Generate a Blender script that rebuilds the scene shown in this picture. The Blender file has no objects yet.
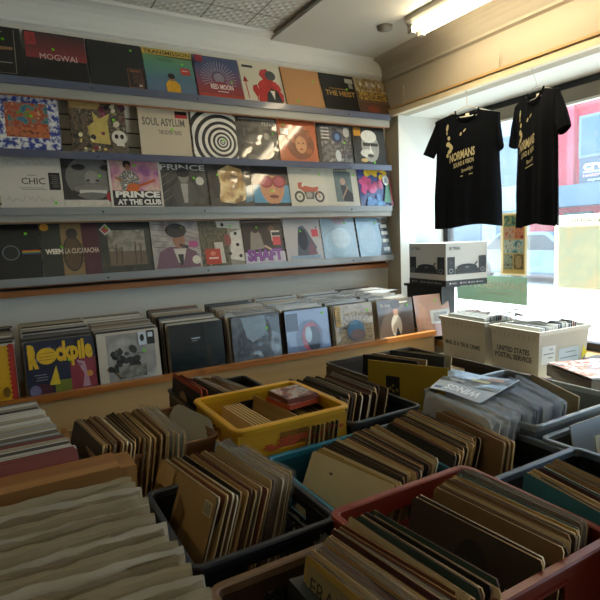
import bpy, bmesh, math, random
from mathutils import Matrix, Vector
random.seed(7)
SC = bpy.context.scene
COL = SC.collection
CZ = 1.6
LP = 0.315
rad = math.radians

# ---------------------------------------------------------------- materials
def lin(h):
    h = h.lstrip('#')
    o = []
    for i in (0, 2, 4):
        c = int(h[i:i+2], 16) / 255
        o.append(c / 12.92 if c <= .04045 else ((c + .055) / 1.055) ** 2.4)
    return (*o, 1)
_mats = {}
def newmat(key):
    m = bpy.data.materials.new(key)
    m.use_nodes = True
    nt = m.node_tree
    return m, nt, nt.nodes['Principled BSDF']
def mat(h, rough=.6, coat=0, metal=0, alpha=1, trans=0, bump=0, bscale=30, var=0, vscale=12, spec=.5, croughness=.08):
    key = (h, rough, coat, metal, alpha, trans, bump, bscale, var, vscale, spec)
    if key in _mats: return _mats[key]
    m, nt, b = newmat('m_' + h.lstrip('#'))
    b.inputs['Base Color'].default_value = lin(h)
    b.inputs['Roughness'].default_value = rough
    b.inputs['Metallic'].default_value = metal
    b.inputs['Coat Weight'].default_value = coat
    b.inputs['Coat Roughness'].default_value = croughness
    b.inputs['Alpha'].default_value = alpha
    b.inputs['Transmission Weight'].default_value = trans
    b.inputs['Specular IOR Level'].default_value = spec
    tc = nt.nodes.new('ShaderNodeTexCoord')
    if var:
        n = nt.nodes.new('ShaderNodeTexNoise'); n.inputs['Scale'].default_value = vscale; n.inputs['Detail'].default_value = 5
        nt.links.new(tc.outputs['Object'], n.inputs['Vector'])
        mx = nt.nodes.new('ShaderNodeMix'); mx.data_type = 'RGBA'
        c = lin(h)
        mx.inputs[6].default_value = (*[x * (1 - var) for x in c[:3]], 1)
        mx.inputs[7].default_value = (*[min(1, x * (1 + var)) for x in c[:3]], 1)
        nt.links.new(n.outputs['Fac'], mx.inputs[0]); nt.links.new(mx.outputs[2], b.inputs['Base Color'])
    if bump:
        n = nt.nodes.new('ShaderNodeTexNoise'); n.inputs['Scale'].default_value = bscale; n.inputs['Detail'].default_value = 3
        nt.links.new(tc.outputs['Object'], n.inputs['Vector'])
        bp = nt.nodes.new('ShaderNodeBump'); bp.inputs['Strength'].default_value = bump; bp.inputs['Distance'].default_value = .01
        nt.links.new(n.outputs['Fac'], bp.inputs['Height']); nt.links.new(bp.outputs['Normal'], b.inputs['Normal'])
        nt.links.new(bp.outputs['Normal'], b.inputs['Coat Normal'])
    _mats[key] = m
    return m
def ramp(nt, stops, interp='LINEAR'):
    r = nt.nodes.new('ShaderNodeValToRGB'); cr = r.color_ramp; cr.interpolation = interp
    while len(cr.elements) < len(stops): cr.elements.new(.5)
    for e, (p, c) in zip(cr.elements, stops): e.position = p; e.color = lin(c)
    return r
def gloss(b, nt, tc, k=.35):
    b.inputs['Coat Weight'].default_value = 1; b.inputs['Coat Roughness'].default_value = .1
    n = nt.nodes.new('ShaderNodeTexNoise'); n.inputs['Scale'].default_value = 7; n.inputs['Detail'].default_value = 1.5
    nt.links.new(tc.outputs['Object'], n.inputs['Vector'])
    bp = nt.nodes.new('ShaderNodeBump'); bp.inputs['Strength'].default_value = k; bp.inputs['Distance'].default_value = .02
    nt.links.new(n.outputs['Fac'], bp.inputs['Height']); nt.links.new(bp.outputs['Normal'], b.inputs['Coat Normal'])
def grad(*cols, rough=.5, shiny=True, axis=2):
    key = ('grad', cols, shiny, axis)
    if key in _mats: return _mats[key]
    m, nt, b = newmat('printed_gradient'); tc = nt.nodes.new('ShaderNodeTexCoord')
    sp = nt.nodes.new('ShaderNodeSeparateXYZ'); nt.links.new(tc.outputs['Generated'], sp.inputs[0])
    r = ramp(nt, [(i / (len(cols) - 1), c) for i, c in enumerate(cols)])
    nt.links.new(sp.outputs[axis], r.inputs[0]); nt.links.new(r.outputs[0], b.inputs['Base Color'])
    b.inputs['Roughness'].default_value = rough
    if shiny: gloss(b, nt, tc)
    _mats[key] = m; return m
def mott(*cols, scale=18, kind='noise', shiny=True, rough=.5, k=.35, detail=4):
    key = ('mott', cols, scale, kind, shiny, k)
    if key in _mats: return _mats[key]
    m, nt, b = newmat('printed_pattern'); tc = nt.nodes.new('ShaderNodeTexCoord')
    if kind == 'noise':
        n = nt.nodes.new('ShaderNodeTexNoise'); n.inputs['Scale'].default_value = scale; n.inputs['Detail'].default_value = detail
        out = n.outputs['Fac']; lo, hi = .34, .66
    else:
        n = nt.nodes.new('ShaderNodeTexVoronoi'); n.inputs['Scale'].default_value = scale
        sx = nt.nodes.new('ShaderNodeSeparateColor'); nt.links.new(n.outputs['Color'], sx.inputs[0]); out = sx.outputs[0]; lo, hi = 0, .9
    nt.links.new(tc.outputs['Object'], n.inputs['Vector'])
    r = ramp(nt, [(lo + (hi - lo) * i / (len(cols) - 1), c) for i, c in enumerate(cols)], 'CONSTANT' if kind != 'noise' else 'LINEAR')
    nt.links.new(out, r.inputs[0]); nt.links.new(r.outputs[0], b.inputs['Base Color'])
    b.inputs['Roughness'].default_value = rough
    if shiny: gloss(b, nt, tc, k)
    _mats[key] = m; return m
def wood(c1, c2, c3, scale=3, axis='X', rough=.5, coat=.1):
    key = ('wood', c1, c2, c3, scale, axis)
    if key in _mats: return _mats[key]
    m, nt, b = newmat('wood'); tc = nt.nodes.new('ShaderNodeTexCoord')
    mp = nt.nodes.new('ShaderNodeMapping')
    s = {'X': (.35, 6, 6), 'Y': (6, .35, 6), 'Z': (6, 6, .35)}[axis]
    mp.inputs['Scale'].default_value = [v * scale for v in s]
    nt.links.new(tc.outputs['Object'], mp.inputs[0])
    n = nt.nodes.new('ShaderNodeTexNoise'); n.inputs['Scale'].default_value = 1; n.inputs['Detail'].default_value = 6; n.inputs['Distortion'].default_value = .8
    nt.links.new(mp.outputs[0], n.inputs['Vector'])
    r = ramp(nt, [(.3, c1), (.5, c2), (.72, c3)])
    # knots
    v = nt.nodes.new('ShaderNodeTexVoronoi'); v.inputs['Scale'].default_value = 1.7
    nt.links.new(tc.outputs['Object'], v.inputs['Vector'])
    kr = nt.nodes.new('ShaderNodeMapRange'); kr.inputs[1].default_value = .0; kr.inputs[2].default_value = .06; kr.inputs[3].default_value = .7; kr.inputs[4].default_value = 0
    nt.links.new(v.outputs['Distance'], kr.inputs[0])
    mx = nt.nodes.new('ShaderNodeMix'); mx.data_type = 'RGBA'; mx.inputs[7].default_value = lin('4a260e')
    nt.links.new(kr.outputs[0], mx.inputs[0]); nt.links.new(n.outputs['Fac'], r.inputs[0]); nt.links.new(r.outputs[0], mx.inputs[6])
    nt.links.new(mx.outputs[2], b.inputs['Base Color'])
    b.inputs['Roughness'].default_value = rough; b.inputs['Coat Weight'].default_value = coat
    bp = nt.nodes.new('ShaderNodeBump'); bp.inputs['Strength'].default_value = .15; bp.inputs['Distance'].default_value = .003
    nt.links.new(n.outputs['Fac'], bp.inputs['Height']); nt.links.new(bp.outputs[0], b.inputs['Normal'])
    _mats[key] = m; return m
def emit(c, s):
    key = ('emit', c, s)
    if key in _mats: return _mats[key]
    m, nt, b = newmat('lamp_glow'); b.inputs['Emission Color'].default_value = lin(c); b.inputs['Emission Strength'].default_value = s
    b.inputs['Base Color'].default_value = lin(c); _mats[key] = m; return m
def plastic(c, alpha, rough=.25, bump=.5, bscale=14):
    key = ('plastic', c, alpha, rough, bump)
    if key in _mats: return _mats[key]
    m, nt, b = newmat('clear_plastic'); tc = nt.nodes.new('ShaderNodeTexCoord')
    b.inputs['Base Color'].default_value = lin(c); b.inputs['Roughness'].default_value = rough
    b.inputs['Alpha'].default_value = alpha; b.inputs['Specular IOR Level'].default_value = .7
    n = nt.nodes.new('ShaderNodeTexNoise'); n.inputs['Scale'].default_value = bscale; n.inputs['Detail'].default_value = 3
    nt.links.new(tc.outputs['Object'], n.inputs['Vector'])
    bp = nt.nodes.new('ShaderNodeBump'); bp.inputs['Strength'].default_value = bump; bp.inputs['Distance'].default_value = .02
    nt.links.new(n.outputs['Fac'], bp.inputs['Height']); nt.links.new(bp.outputs[0], b.inputs['Normal'])
    _mats[key] = m; return m

def paper(h, k=.35, pat=None):
    key = ('paper', h, k, pat)
    if key in _mats: return _mats[key]
    src = pat or mat(h, .7)
    m = src.copy(); nt = m.node_tree; b = nt.nodes['Principled BSDF']; out = [n for n in nt.nodes if n.type == 'OUTPUT_MATERIAL'][0]
    tl = nt.nodes.new('ShaderNodeBsdfTranslucent'); mx = nt.nodes.new('ShaderNodeMixShader'); mx.inputs[0].default_value = k
    bc = b.inputs['Base Color']
    if bc.is_linked: nt.links.new(bc.links[0].from_socket, tl.inputs[0])
    else: tl.inputs[0].default_value = bc.default_value
    nt.links.new(b.outputs[0], mx.inputs[1]); nt.links.new(tl.outputs[0], mx.inputs[2]); nt.links.new(mx.outputs[0], out.inputs[0])
    _mats[key] = m; return m
# ---------------------------------------------------------------- mesh builder
class MB:
    def __init__(s): s.v = []; s.f = []; s.m = []; s.mats = []; s.sm = []
    def mi(s, m):
        if m not in s.mats: s.mats.append(m)
        return s.mats.index(m)
    def add(s, vs, fs, m, smooth=False, M=None):
        o = len(s.v); k = s.mi(m)
        s.v += [tuple(M @ Vector(v)) if M else tuple(v) for v in vs]
        for f in fs: s.f.append([i + o for i in f]); s.m.append(k); s.sm.append(smooth)
    def box(s, x0, y0, z0, x1, y1, z1, m, M=None, face=None):
        vs = [(x0,y0,z0),(x1,y0,z0),(x1,y1,z0),(x0,y1,z0),(x0,y0,z1),(x1,y0,z1),(x1,y1,z1),(x0,y1,z1)]
        fs = [(0,3,2,1),(4,5,6,7),(1,2,6,5),(3,0,4,7),(2,3,7,6)]
        s.add(vs, fs, m, M=M); s.add(vs, [(0,1,5,4)], face or m, M=M)
    def bar(s, a, b, w, m, up=(0,0,1), h=None):
        a = Vector(a); b = Vector(b); d = (b - a); L = d.length; d.normalize()
        u = Vector(up)
        if abs(d.dot(u)) > .98: u = Vector((1,0,0))
        sd = d.cross(u).normalized(); u = sd.cross(d)
        h = h or w
        vs = []
        for p in (a, b):
            for i, j in ((-1,-1),(1,-1),(1,1),(-1,1)): vs.append(p + sd * i * w / 2 + u * j * h / 2)
        s.add(vs, [(3,2,1,0),(4,5,6,7),(0,1,5,4),(1,2,6,5),(2,3,7,6),(3,0,4,7)], m)
    def tube(s, pts, r, m, n=8, closed=False):
        pts = [Vector(p) for p in pts]; vs = []; N = len(pts)
        for i, p in enumerate(pts):
            a = pts[i-1] if (i or closed) else p; b = pts[(i+1) % N] if (i < N-1 or closed) else p
            d = (b - a).normalized(); u = Vector((0,0,1))
            if abs(d.dot(u)) > .95: u = Vector((1,0,0))
            q = d.cross(u).normalized(); w = q.cross(d)
            for k in range(n):
                t = 2*math.pi*k/n; vs.append(p + q*math.cos(t)*r + w*math.sin(t)*r)
        fs = []
        for i in range(N if closed else N-1):
            j = (i+1) % N
            for k in range(n): fs.append((i*n+k, i*n+(k+1)%n, j*n+(k+1)%n, j*n+k))
        if not closed: fs += [tuple(range(n))[::-1], tuple(range((N-1)*n, N*n))]
        s.add(vs, fs, m, True)
    def prism(s, prof, p0, p1, m, ax):     # profile of (a,b) swept from p0 to p1; ax(a,b,t)->xyz
        n = len(prof); vs = [ax(a,b,p0) for a,b in prof] + [ax(a,b,p1) for a,b in prof]
        fs = [(i,(i+1)%n,n+(i+1)%n,n+i) for i in range(n)] + [tuple(range(n))[::-1], tuple(range(n,2*n))]
        s.add(vs, fs, m)
    def build(s, name, parent=None, loc=None, M=None, bevel=0):
        me = bpy.data.meshes.new(name); me.from_pydata(s.v, [], s.f)
        for m in s.mats: me.materials.append(m)
        me.polygons.foreach_set('material_index', s.m); me.polygons.foreach_set('use_smooth', s.sm); me.update()
        bm = bmesh.new(); bm.from_mesh(me)
        bmesh.ops.recalc_face_normals(bm, faces=[f for f in bm.faces if f.calc_area() > 0 and any(len(e.link_faces) > 1 for e in f.edges)])
        bm.to_mesh(me); bm.free()
        o = bpy.data.objects.new(name, me); COL.objects.link(o)
        if parent: o.parent = parent
        if M: o.matrix_local = M
        elif loc: o.location = loc
        if bevel:
            bv = o.modifiers.new('bevel', 'BEVEL'); bv.width = bevel; bv.segments = 2; bv.limit_method = 'ANGLE'
        return o
def tag(o, label, cat, group=None, kind=None):
    if label: o['label'] = label
    if cat: o['category'] = cat
    if group: o['group'] = group
    if kind: o['kind'] = kind
    return o
def empty(name, loc, label, cat, group=None, rz=0):
    o = bpy.data.objects.new(name, None); COL.objects.link(o); o.location = loc; o.rotation_euler = (0,0,rz); o.empty_display_size = .05
    return tag(o, label, cat, group)
def struct(o): o['kind'] = 'structure'; return o
def world_to(parent_loc, v): return tuple(a-b for a,b in zip(v, parent_loc))

# text -> mesh data in a unit frame (x right, z up), cached
_tx = {}
def text_data(t, bold=0.0):
    k = (t, bold)
    if k not in _tx:
        cu = bpy.data.curves.new('lettering', 'FONT'); cu.body = t; cu.size = 1; cu.resolution_u = 2; cu.offset = bold
        ob = bpy.data.objects.new('lettering', cu)
        me = bpy.data.meshes.new_from_object(ob)
        vs = [v.co.copy() for v in me.vertices]; fs = [tuple(p.vertices) for p in me.polygons]
        bpy.data.objects.remove(ob); bpy.data.meshes.remove(me); bpy.data.curves.remove(cu)
        x0 = min(v.x for v in vs); x1 = max(v.x for v in vs); y0 = min(v.y for v in vs); y1 = max(v.y for v in vs)
        _tx[k] = ([((v.x-x0)/(x1-x0), (v.y-y0)/(y1-y0)) for v in vs], fs)
    return _tx[k]

# ------------------------- a printed face: shapes laid just proud of a panel, coordinates 0..1
class Art:
    def __init__(s, mb, w, h, y=0, step=-.00025, M=None, ox=0, oz=0, shiny=True):
        s.mb, s.w, s.h, s.y, s.st, s.M, s.n, s.ox, s.oz, s.sh = mb, w, h, y, step, M, 0, ox, oz, shiny
    def c(s, c):
        if not isinstance(c, str): return c
        return mat(c, .5, coat=.8, var=.28, vscale=34) if s.sh else mat(c, .5)
    def put(s, pts, fs, c):
        s.n += 1; y = s.y + s.st * s.n
        s.mb.add([(s.ox + u*s.w, y, s.oz + v*s.h) for u, v in pts], fs, s.c(c), M=s.M)
    def R(s, a, b, c, d, col): s.put([(a,b),(c,b),(c,d),(a,d)], [(0,1,2,3)], col)
    def P(s, pts, col): s.put(pts, [tuple(range(len(pts)))], col)
    def E(s, cu, cv, ru, rv, col, n=20, rot=0):
        cr, sr = math.cos(rot), math.sin(rot); pts = []
        for i in range(n):
            t = 2*math.pi*i/n; a, b = ru*math.cos(t), rv*math.sin(t); pts.append((cu+a*cr-b*sr, cv+a*sr+b*cr))
        s.P(pts, col)
    def RING(s, cu, cv, r0, r1, col, n=28):
        pts = [(cu+r*math.cos(2*math.pi*i/n), cv+r*math.sin(2*math.pi*i/n)) for r in (r0, r1) for i in range(n)]
        s.put(pts, [(i,(i+1)%n,n+(i+1)%n,n+i) for i in range(n)], col)
    def T(s, t, a, b, c, d, col, bold=0.0, mirror=False, slant=0):
        pts, fs = text_data(t, bold)
        s.put([((c-(c-a)*u if mirror else a+(c-a)*u), b+(d-b)*v + slant*u) for u, v in pts], fs, col)
    def L(s, u0, v0, u1, v1, w, col):
        dx, dy = u1-u0, v1-v0; l = math.hypot(dx, dy) or 1; nx, ny = -dy/l*w/2, dx/l*w/2
        s.P([(u0+nx,v0+ny),(u0-nx,v0-ny),(u1-nx,v1-ny),(u1+nx,v1+ny)], col)
    def blobs(s, n, box, size, cols, seed=1):
        r = random.Random(seed)
        for i in range(n):
            s.E(r.uniform(box[0],box[2]), r.uniform(box[1],box[3]), r.uniform(*size), r.uniform(*size), r.choice(cols), 8, r.uniform(0,3))
    def lines(s, n, box, col, seed=1, w=.012):     # rows of fine print
        r = random.Random(seed)
        for i in range(n):
            v = box[3] - (box[3]-box[1])*(i+.5)/n
            s.R(box[0]+r.uniform(0,.05), v-w/2, box[2]-r.uniform(0,.15)*(box[2]-box[0]), v+w/2, col)

def sticker(parent, u, v, w=LP, h=LP, y=-.003, col='6fd01e', r=.0085):
    mb = MB(); a = Art(mb, 1, 1, y=0)
    a.E(0, 0, r, r, mat(col, .6), 14)
    o = mb.build('price_sticker', parent, loc=(u*w, y, v*h)); return o

# ---------------------------------------------------------------- camera
cam = bpy.data.cameras.new('camera'); co = bpy.data.objects.new('camera', cam); COL.objects.link(co)
RT, DN, FW = [0.864896, -0.500251, -0.041282], [-0.093932, -0.080513, -0.992318], [0.493084, 0.862129, -0.116625]
co.matrix_world = Matrix(((RT[0], -DN[0], -FW[0], 0), (RT[1], -DN[1], -FW[1], 0), (RT[2], -DN[2], -FW[2], CZ), (0,0,0,1)))
cam.sensor_fit = 'HORIZONTAL'; cam.sensor_width = 36; cam.lens = 36 * 0.86377; cam.clip_start = .02; cam.clip_end = 200
SC.camera = co

# ================================================================= THE ROOM
WY, WX = 3.40, 2.805        # display wall plane, window wall plane
X0, Y0 = -2.8, -2.6
CEIL = CZ + 1.40
SOFF, SILL, WINX, REV = CZ+.935, .80, 3.30, 3.235
m_wall = mat('c9c7bc', .8, bump=.08, bscale=60, var=.04, vscale=2)
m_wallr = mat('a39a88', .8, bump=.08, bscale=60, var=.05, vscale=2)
m_white = mat('d9dbd6', .7, bump=.05, bscale=50)
m_ceil = mat('c4c3ba', .85, var=.05, vscale=2)
def tin():
    m, nt, b = newmat('pressed_tin'); tc = nt.nodes.new('ShaderNodeTexCoord')
    w = []
    for ang in (45, -45):
        mp = nt.nodes.new('ShaderNodeMapping'); mp.inputs['Rotation'].default_value = (0,0,rad(ang))
        nt.links.new(tc.outputs['Object'], mp.inputs[0])
        wv = nt.nodes.new('ShaderNodeTexWave'); wv.inputs['Scale'].default_value = 7; wv.inputs['Distortion'].default_value = .3
        nt.links.new(mp.outputs[0], wv.inputs[0]); w.append(wv)
    br = nt.nodes.new('ShaderNodeTexBrick'); br.offset = 0; br.inputs['Scale'].default_value = 1
    br.inputs['Brick Width'].default_value = .305; br.inputs['Row Height'].default_value = .305; br.inputs['Mortar Size'].default_value = .007
    br.inputs['Mortar Smooth'].default_value = .3
    nt.links.new(tc.outputs['Object'], br.inputs[0])
    mt = nt.nodes.new('ShaderNodeMath'); mt.operation = 'MULTIPLY'; nt.links.new(w[0].outputs['Fac'], mt.inputs[0]); nt.links.new(w[1].outputs['Fac'], mt.inputs[1])
    m2 = nt.nodes.new('ShaderNodeMath'); m2.operation = 'SUBTRACT'; nt.links.new(mt.outputs[0], m2.inputs[0]); nt.links.new(br.outputs['Fac'], m2.inputs[1])
    bp = nt.nodes.new('ShaderNodeBump'); bp.inputs['Strength'].default_value = .8; bp.inputs['Distance'].default_value = .007
    nt.links.new(m2.outputs[0], bp.inputs['Height']); nt.links.new(bp.outputs[0], b.inputs['Normal'])
    cr = ramp(nt, [(0,'d2d3cb'),(1,'8c8c84')]); nt.links.new(br.outputs['Fac'], cr.inputs[0]); nt.links.new(cr.outputs[0], b.inputs['Base Color']); b.inputs['Roughness'].default_value = .5
    return m
m_tin = tin()
def slab(name, *a, m=None, bevel=0):
    mb = MB(); mb.box(*a, m); return struct(mb.build(name, bevel=bevel))
slab('floor', X0-.1, Y0-.1, -.1, WINX+.1, WY+.1, 0, m=wood('4a3626', '5b4431', '6e5540', 2, 'Y'))
slab('wall_back', X0-.1, WY, 0, WX+.6, WY+.1, 3.1, m=m_wall)
slab('wall_left', X0-.1, Y0, 0, X0, WY, 3.1, m=m_wall)
slab('wall_front', X0-.1, Y0-.1, 0, WINX+.1, Y0, 3.1, m=m_wall)
# window wall: the header above the bay, strips beside it, the wall below the sill
mb = MB()
mb.box(WX, Y0, SOFF, WX+.1, WY, 3.1, m_wallr)
struct(mb.build('wall_right'))
mb = MB(); mb.box(WX, REV, 0, WINX+.1, WY, SOFF, m_wallr, face=m_white)
struct(mb.build('wall_reveal'))
slab('wall_near', WX, Y0, 0, WINX+.1, -1.5, SOFF, m=m_white)
slab('trim_1', WX+.1, -1.5, SOFF, WINX+.1, REV, SOFF+.05, m=m_white)             # bay soffit
slab('trim_2', WX-.02, -1.5, SILL-.04, WINX+.06, REV, SILL, m=wood('8f6a3c', 'a67e4b', 'b9925f', 2, 'Y'))  # bay floor
slab('wall_below', WX, -1.5, 0, WINX+.1, REV, SILL-.04, m=m_white)
# ceiling: pressed tin on the left, a plain lowered part on the right
slab('ceiling', X0-.1, Y0-.1, CEIL, WX+.1, WY, CEIL+.1, m=m_tin)
slab('trim_3', 1.752, Y0, CEIL-.035, WX, WY-.0, CEIL-.001, m=m_ceil)
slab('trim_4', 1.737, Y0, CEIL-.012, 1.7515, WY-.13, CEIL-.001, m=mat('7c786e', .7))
# crown moulding (cove with fillets)
prof = [(0,0),(0,.15),(.16,.15)] + [(.16-.012,.135)] + [(.15 - .12*math.sin(t) , .135 - .105*(1-math.cos(t))) for t in (0.2,.5,.8,1.1,1.4)] + [(.022,.03),(.022,.012),(.012,.008)]
mb = MB(); mb.prism(prof, X0, WX, m_white, lambda a,b,t: (t, WY-a, CEIL-.15+b-.001)); struct(mb.build('trim_5'))
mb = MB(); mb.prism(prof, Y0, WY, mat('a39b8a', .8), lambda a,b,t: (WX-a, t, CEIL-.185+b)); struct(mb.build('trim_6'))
# the wooden header board with its darker top strip
m_pine = wood('9c7c4c', 'a98a5a', 'b6986a', 2.5, 'Y', .45, .2)
m_pale = wood('c8b896', 'd2c4a4', 'dccfb4', 2.5, 'Y', .5, .1)
mb = MB(); mb.box(WX-.045, -1.5, SOFF-.005, WX-.001, WY-.02, CZ+.975, m_pale); struct(mb.build('trim_7'))
mb = MB(); mb.box(WX-.055, -1.5, CZ+.9752, WX-.001, WY-.02, CZ+.990, m_pine); struct(mb.build('trim_8'))

# the shop window
m_frame = mat('23282a', .5)
fr = MB()
fr.box(WINX-.02, -1.5, SOFF-.075, WINX+.05, REV, SOFF, m_frame)
fr.box(WINX-.02, -1.5, SILL, WINX+.05, REV, SILL+.05, m_frame)
for y in (-1.5, .6, REV-.05): fr.box(WINX-.02, y, SILL+.05, WINX+.05, y+.05, SOFF-.075, m_frame)
w = struct(fr.build('window_1'))
g = MB(); m_bl = mat('8b8272', .7)
g.box(WINX-.05, .68, CZ+.80, WINX-.025, REV-.06, CZ+.885, m_bl); g.build('roller_blind', w)
g = MB(); g.box(WINX-.055, .68, CZ+.782, WINX-.02, REV-.06, CZ+.798, mat('e8e6e0', .5)); g.build('blind_hem_bar', w)
def glassmat():
    m, nt, b = newmat('dusty_haze_glass')
    for n in list(nt.nodes):
        if n.type != 'OUTPUT_MATERIAL': nt.nodes.remove(n)
    out = nt.nodes[0]
    tr = nt.nodes.new('ShaderNodeBsdfTransparent'); tr.inputs[0].default_value = (.93,.97,.97,1)
    gl = nt.nodes.new('ShaderNodeBsdfGlossy'); gl.inputs['Roughness'].default_value = .02
    tl = nt.nodes.new('ShaderNodeBsdfTranslucent'); tl.inputs[0].default_value = (.9,.95,1,1)  # dust-like translucent veil mixed in to imitate glare haze
    a = nt.nodes.new('ShaderNodeMixShader'); a.inputs[0].default_value = .07; nt.links.new(tr.outputs[0], a.inputs[1]); nt.links.new(gl.outputs[0], a.inputs[2])
    tc = nt.nodes.new('ShaderNodeTexCoord'); n = nt.nodes.new('ShaderNodeTexNoise'); n.inputs['Scale'].default_value = 2.5; n.inputs['Detail'].default_value = 6
    nt.links.new(tc.outputs['Object'], n.inputs['Vector'])
    mr = nt.nodes.new('ShaderNodeMapRange'); mr.inputs[1].default_value = .3; mr.inputs[2].default_value = .7; mr.inputs[3].default_value = .012; mr.inputs[4].default_value = .035
    nt.links.new(n.outputs['Fac'], mr.inputs[0])
    c = nt.nodes.new('ShaderNodeMixShader'); nt.links.new(mr.outputs[0], c.inputs[0]); nt.links.new(a.outputs[0], c.inputs[1]); nt.links.new(tl.outputs[0], c.inputs[2])
    nt.links.new(c.outputs[0], out.inputs[0]); return m
m_glass = glassmat()
for ya, yb in ((-1.45, .6), (.65, REV-.05)):
    g = MB(); g.box(WINX+.012, ya, SILL+.05, WINX+.018, yb, SOFF-.075, m_glass); g.build('glass_pane', w)

# slatwall panel on the display wall
m_slat = mat('e6dec8', .55); m_groove = mat('2b251e', .8)
mb = MB()
zz = CZ-.16; mb.box(X0, WY-.003, zz-.10, WX-.02, WY-.001, CZ+.96, m_groove)
k = 0
while zz < CZ+.95:
    mb.box(X0, WY-.018, zz, WX-.02, WY-.003, min(zz+.076, CZ+.955), m_slat); zz += .086
sw = tag(mb.build('slatwall_panel'), 'cream grooved slat panel covering the back wall behind the shelved records', 'wall panel')
m_bstrip = wood('8a4f22', '9c5d2c', 'ab6c38', 3, 'X')
mb = MB(); mb.box(X0, WY-.062, CZ-.262, WX-.05, WY-.001, CZ-.226, wood('9a5a2a','ac6a35','bb7a42',3,'X'))
tag(mb.build('wooden_batten'), 'reddish wooden batten along the wall under the lowest display shelf', 'batten')

# display shelves
m_sh = mat('5f6876', .35, coat=.2); m_sh2 = mat('9a9a92', .4); m_dk = mat('2c3038', .5)
ROWS = [CZ+.930, CZ+.546, CZ+.231, CZ-.158]
def shelf(zb, lab, blue, face):
    e = empty('display_shelf', (.9, WY-.08, zb), lab, 'shelf', 'record display shelves')
    def B(n, *a, m=None):
        mb = MB(); mb.box(*a, m); return mb.build(n, e)
    xa, xb = X0-.9+.01, 2.748-.9
    o = B('ledge', xa, -.055, -.012, xb, .058, -.003, m=m_sh)
    B('front_lip', xa, -.063, -.038, xb, -.0552, .004, m=blue)
    if face:
        B('channel_face', xa, -.048, -.012-face, xb, -.040, -.0125, m=m_sh2)
        B('wood_edging', xa, -.040, -.018-face, xb, -.025, -.0125-face, m=m_bstrip)
    for px in (-.35, .28, 1.45):
        mb = MB(); mb.tube([(px, -.0631, -.022), (px, -.066, -.022)], .006, m_dk, 10); mb.build('lip_screw', e)
    return e
shelf(ROWS[0], 'top grey-blue record shelf with a pale channel below its lip', mat('4d5468', .4, coat=.3), .075)
shelf(ROWS[1], 'second grey-blue record shelf down, with a thin dark lip', mat('4a4f66', .4, coat=.3), 0)
shelf(ROWS[2], 'third record shelf down, with a broad light grey face', mat('878b8c', .4, coat=.3), .062)
shelf(ROWS[3], 'lowest grey record shelf, just above the reddish wooden batten', mat('8c9092', .4, coat=.3), .03)

# ================================================================= DISPLAY RECORDS
def lp_obj(name, label, cat, M, base, draw=None, edge=None, group=None, t=.004, w=LP, h=LP, back=None, dots=(), sleeve=False):
    mb = MB(); mb.box(0, 0, 0, w, t, h, edge or base, face=base)
    if draw:
        a = Art(mb, w, h); draw(a)
    o = mb.build(name, M=M); tag(o, label, cat, group)
    for d in dots: sticker(o, d[0], d[1], w, h)
    return o
_dk = [0]
XR = {1: [.050,.418,.812,1.142,1.462,1.772,2.099,2.415], 2: [.036,.352,.610,.915,1.236,1.552,1.845,2.156,2.462], 3: [-.108,.209,.527,.838,1.152,1.466,1.795,2.112,2.448]}
_cnt = {1:0,2:0,3:0}
def disp(row, x, base, label, draw=None, dots=((.7,.7),), edge=None, t=.0045, w=LP, lean=9, y=3.289):
    x -= (.018,.0,.0,.0)[row]
    if row: x = XR[row][_cnt[row]]; y -= .0062*((_cnt[row]%2) if row != 2 else (_cnt[row] in (2,4,6,8))); _cnt[row] += 1
    elif x > 2.4: x = 2.483; y -= .007; w = .305
    lean = (19.5, 9, 11, 13)[row]
    M = Matrix.Translation((x, y+.0, ROWS[row]+.0002)) @ Matrix.Rotation(rad(-lean), 4, 'X')
    return lp_obj('record_album', label, 'record', M, base, draw, edge or mat('6a655a', .6), 'albums displayed on the wall shelves', t, w, dots=dots)
W = 'd8d4c8'
# --- row 1 (top)
def d(a):
    a.R(.05,.88,.72,.90,'a9a498'); a.R(.05,.80,.62,.815,'8a867a'); a.P([(.0,.42),(.55,.52),(.86,.55),(.86,.60),(.5,.6),(0,.5)],'9a6f4c'); a.R(.58,.28,.83,.295,'a9a498')
    a.L(.88,.08,.90,.95,.012,'8d897c'); a.L(.02,.08,.88,.08,.01,'8d897c')
disp(0, -.085, mat('0d0c0c', .5, coat=.8), 'black album on the top shelf, a bare forearm across it, cut by left frame edge', d, ((.72,.74),))
def d(a):
    a.R(0,.46,1,.98,grad('7c2226','a03035','6f2a2c','33201f')); a.R(.02,.72,.18,.97,'a83238'); a.lines(5,(.04,.76,.16,.95),'5c1a1c')
    a.T('MOGWAI',.22,.44,.83,.56,'d9c8bd')
disp(0, .247, mat('1a1413', .5, coat=.5), 'black and red album lettered in white, second from left on the top shelf', d, ((.45,.66),), w=.318)
def d(a):
    a.R(.68,.05,.95,.47,'7a4a33'); a.R(.70,.07,.93,.45,'14100f'); a.lines(8,(.73,.14,.92,.38),'6b4a3c'); a.R(.72,.39,.91,.43,'8f5b40'); a.R(.86,.08,.92,.13,'cfc4b0')
disp(0, .571, mat('0b0c0d', .45, coat=.9), 'plain black box-like album with small framed notice low right on top shelf', d, ((.80,.86),), w=.32, t=.014)
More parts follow.
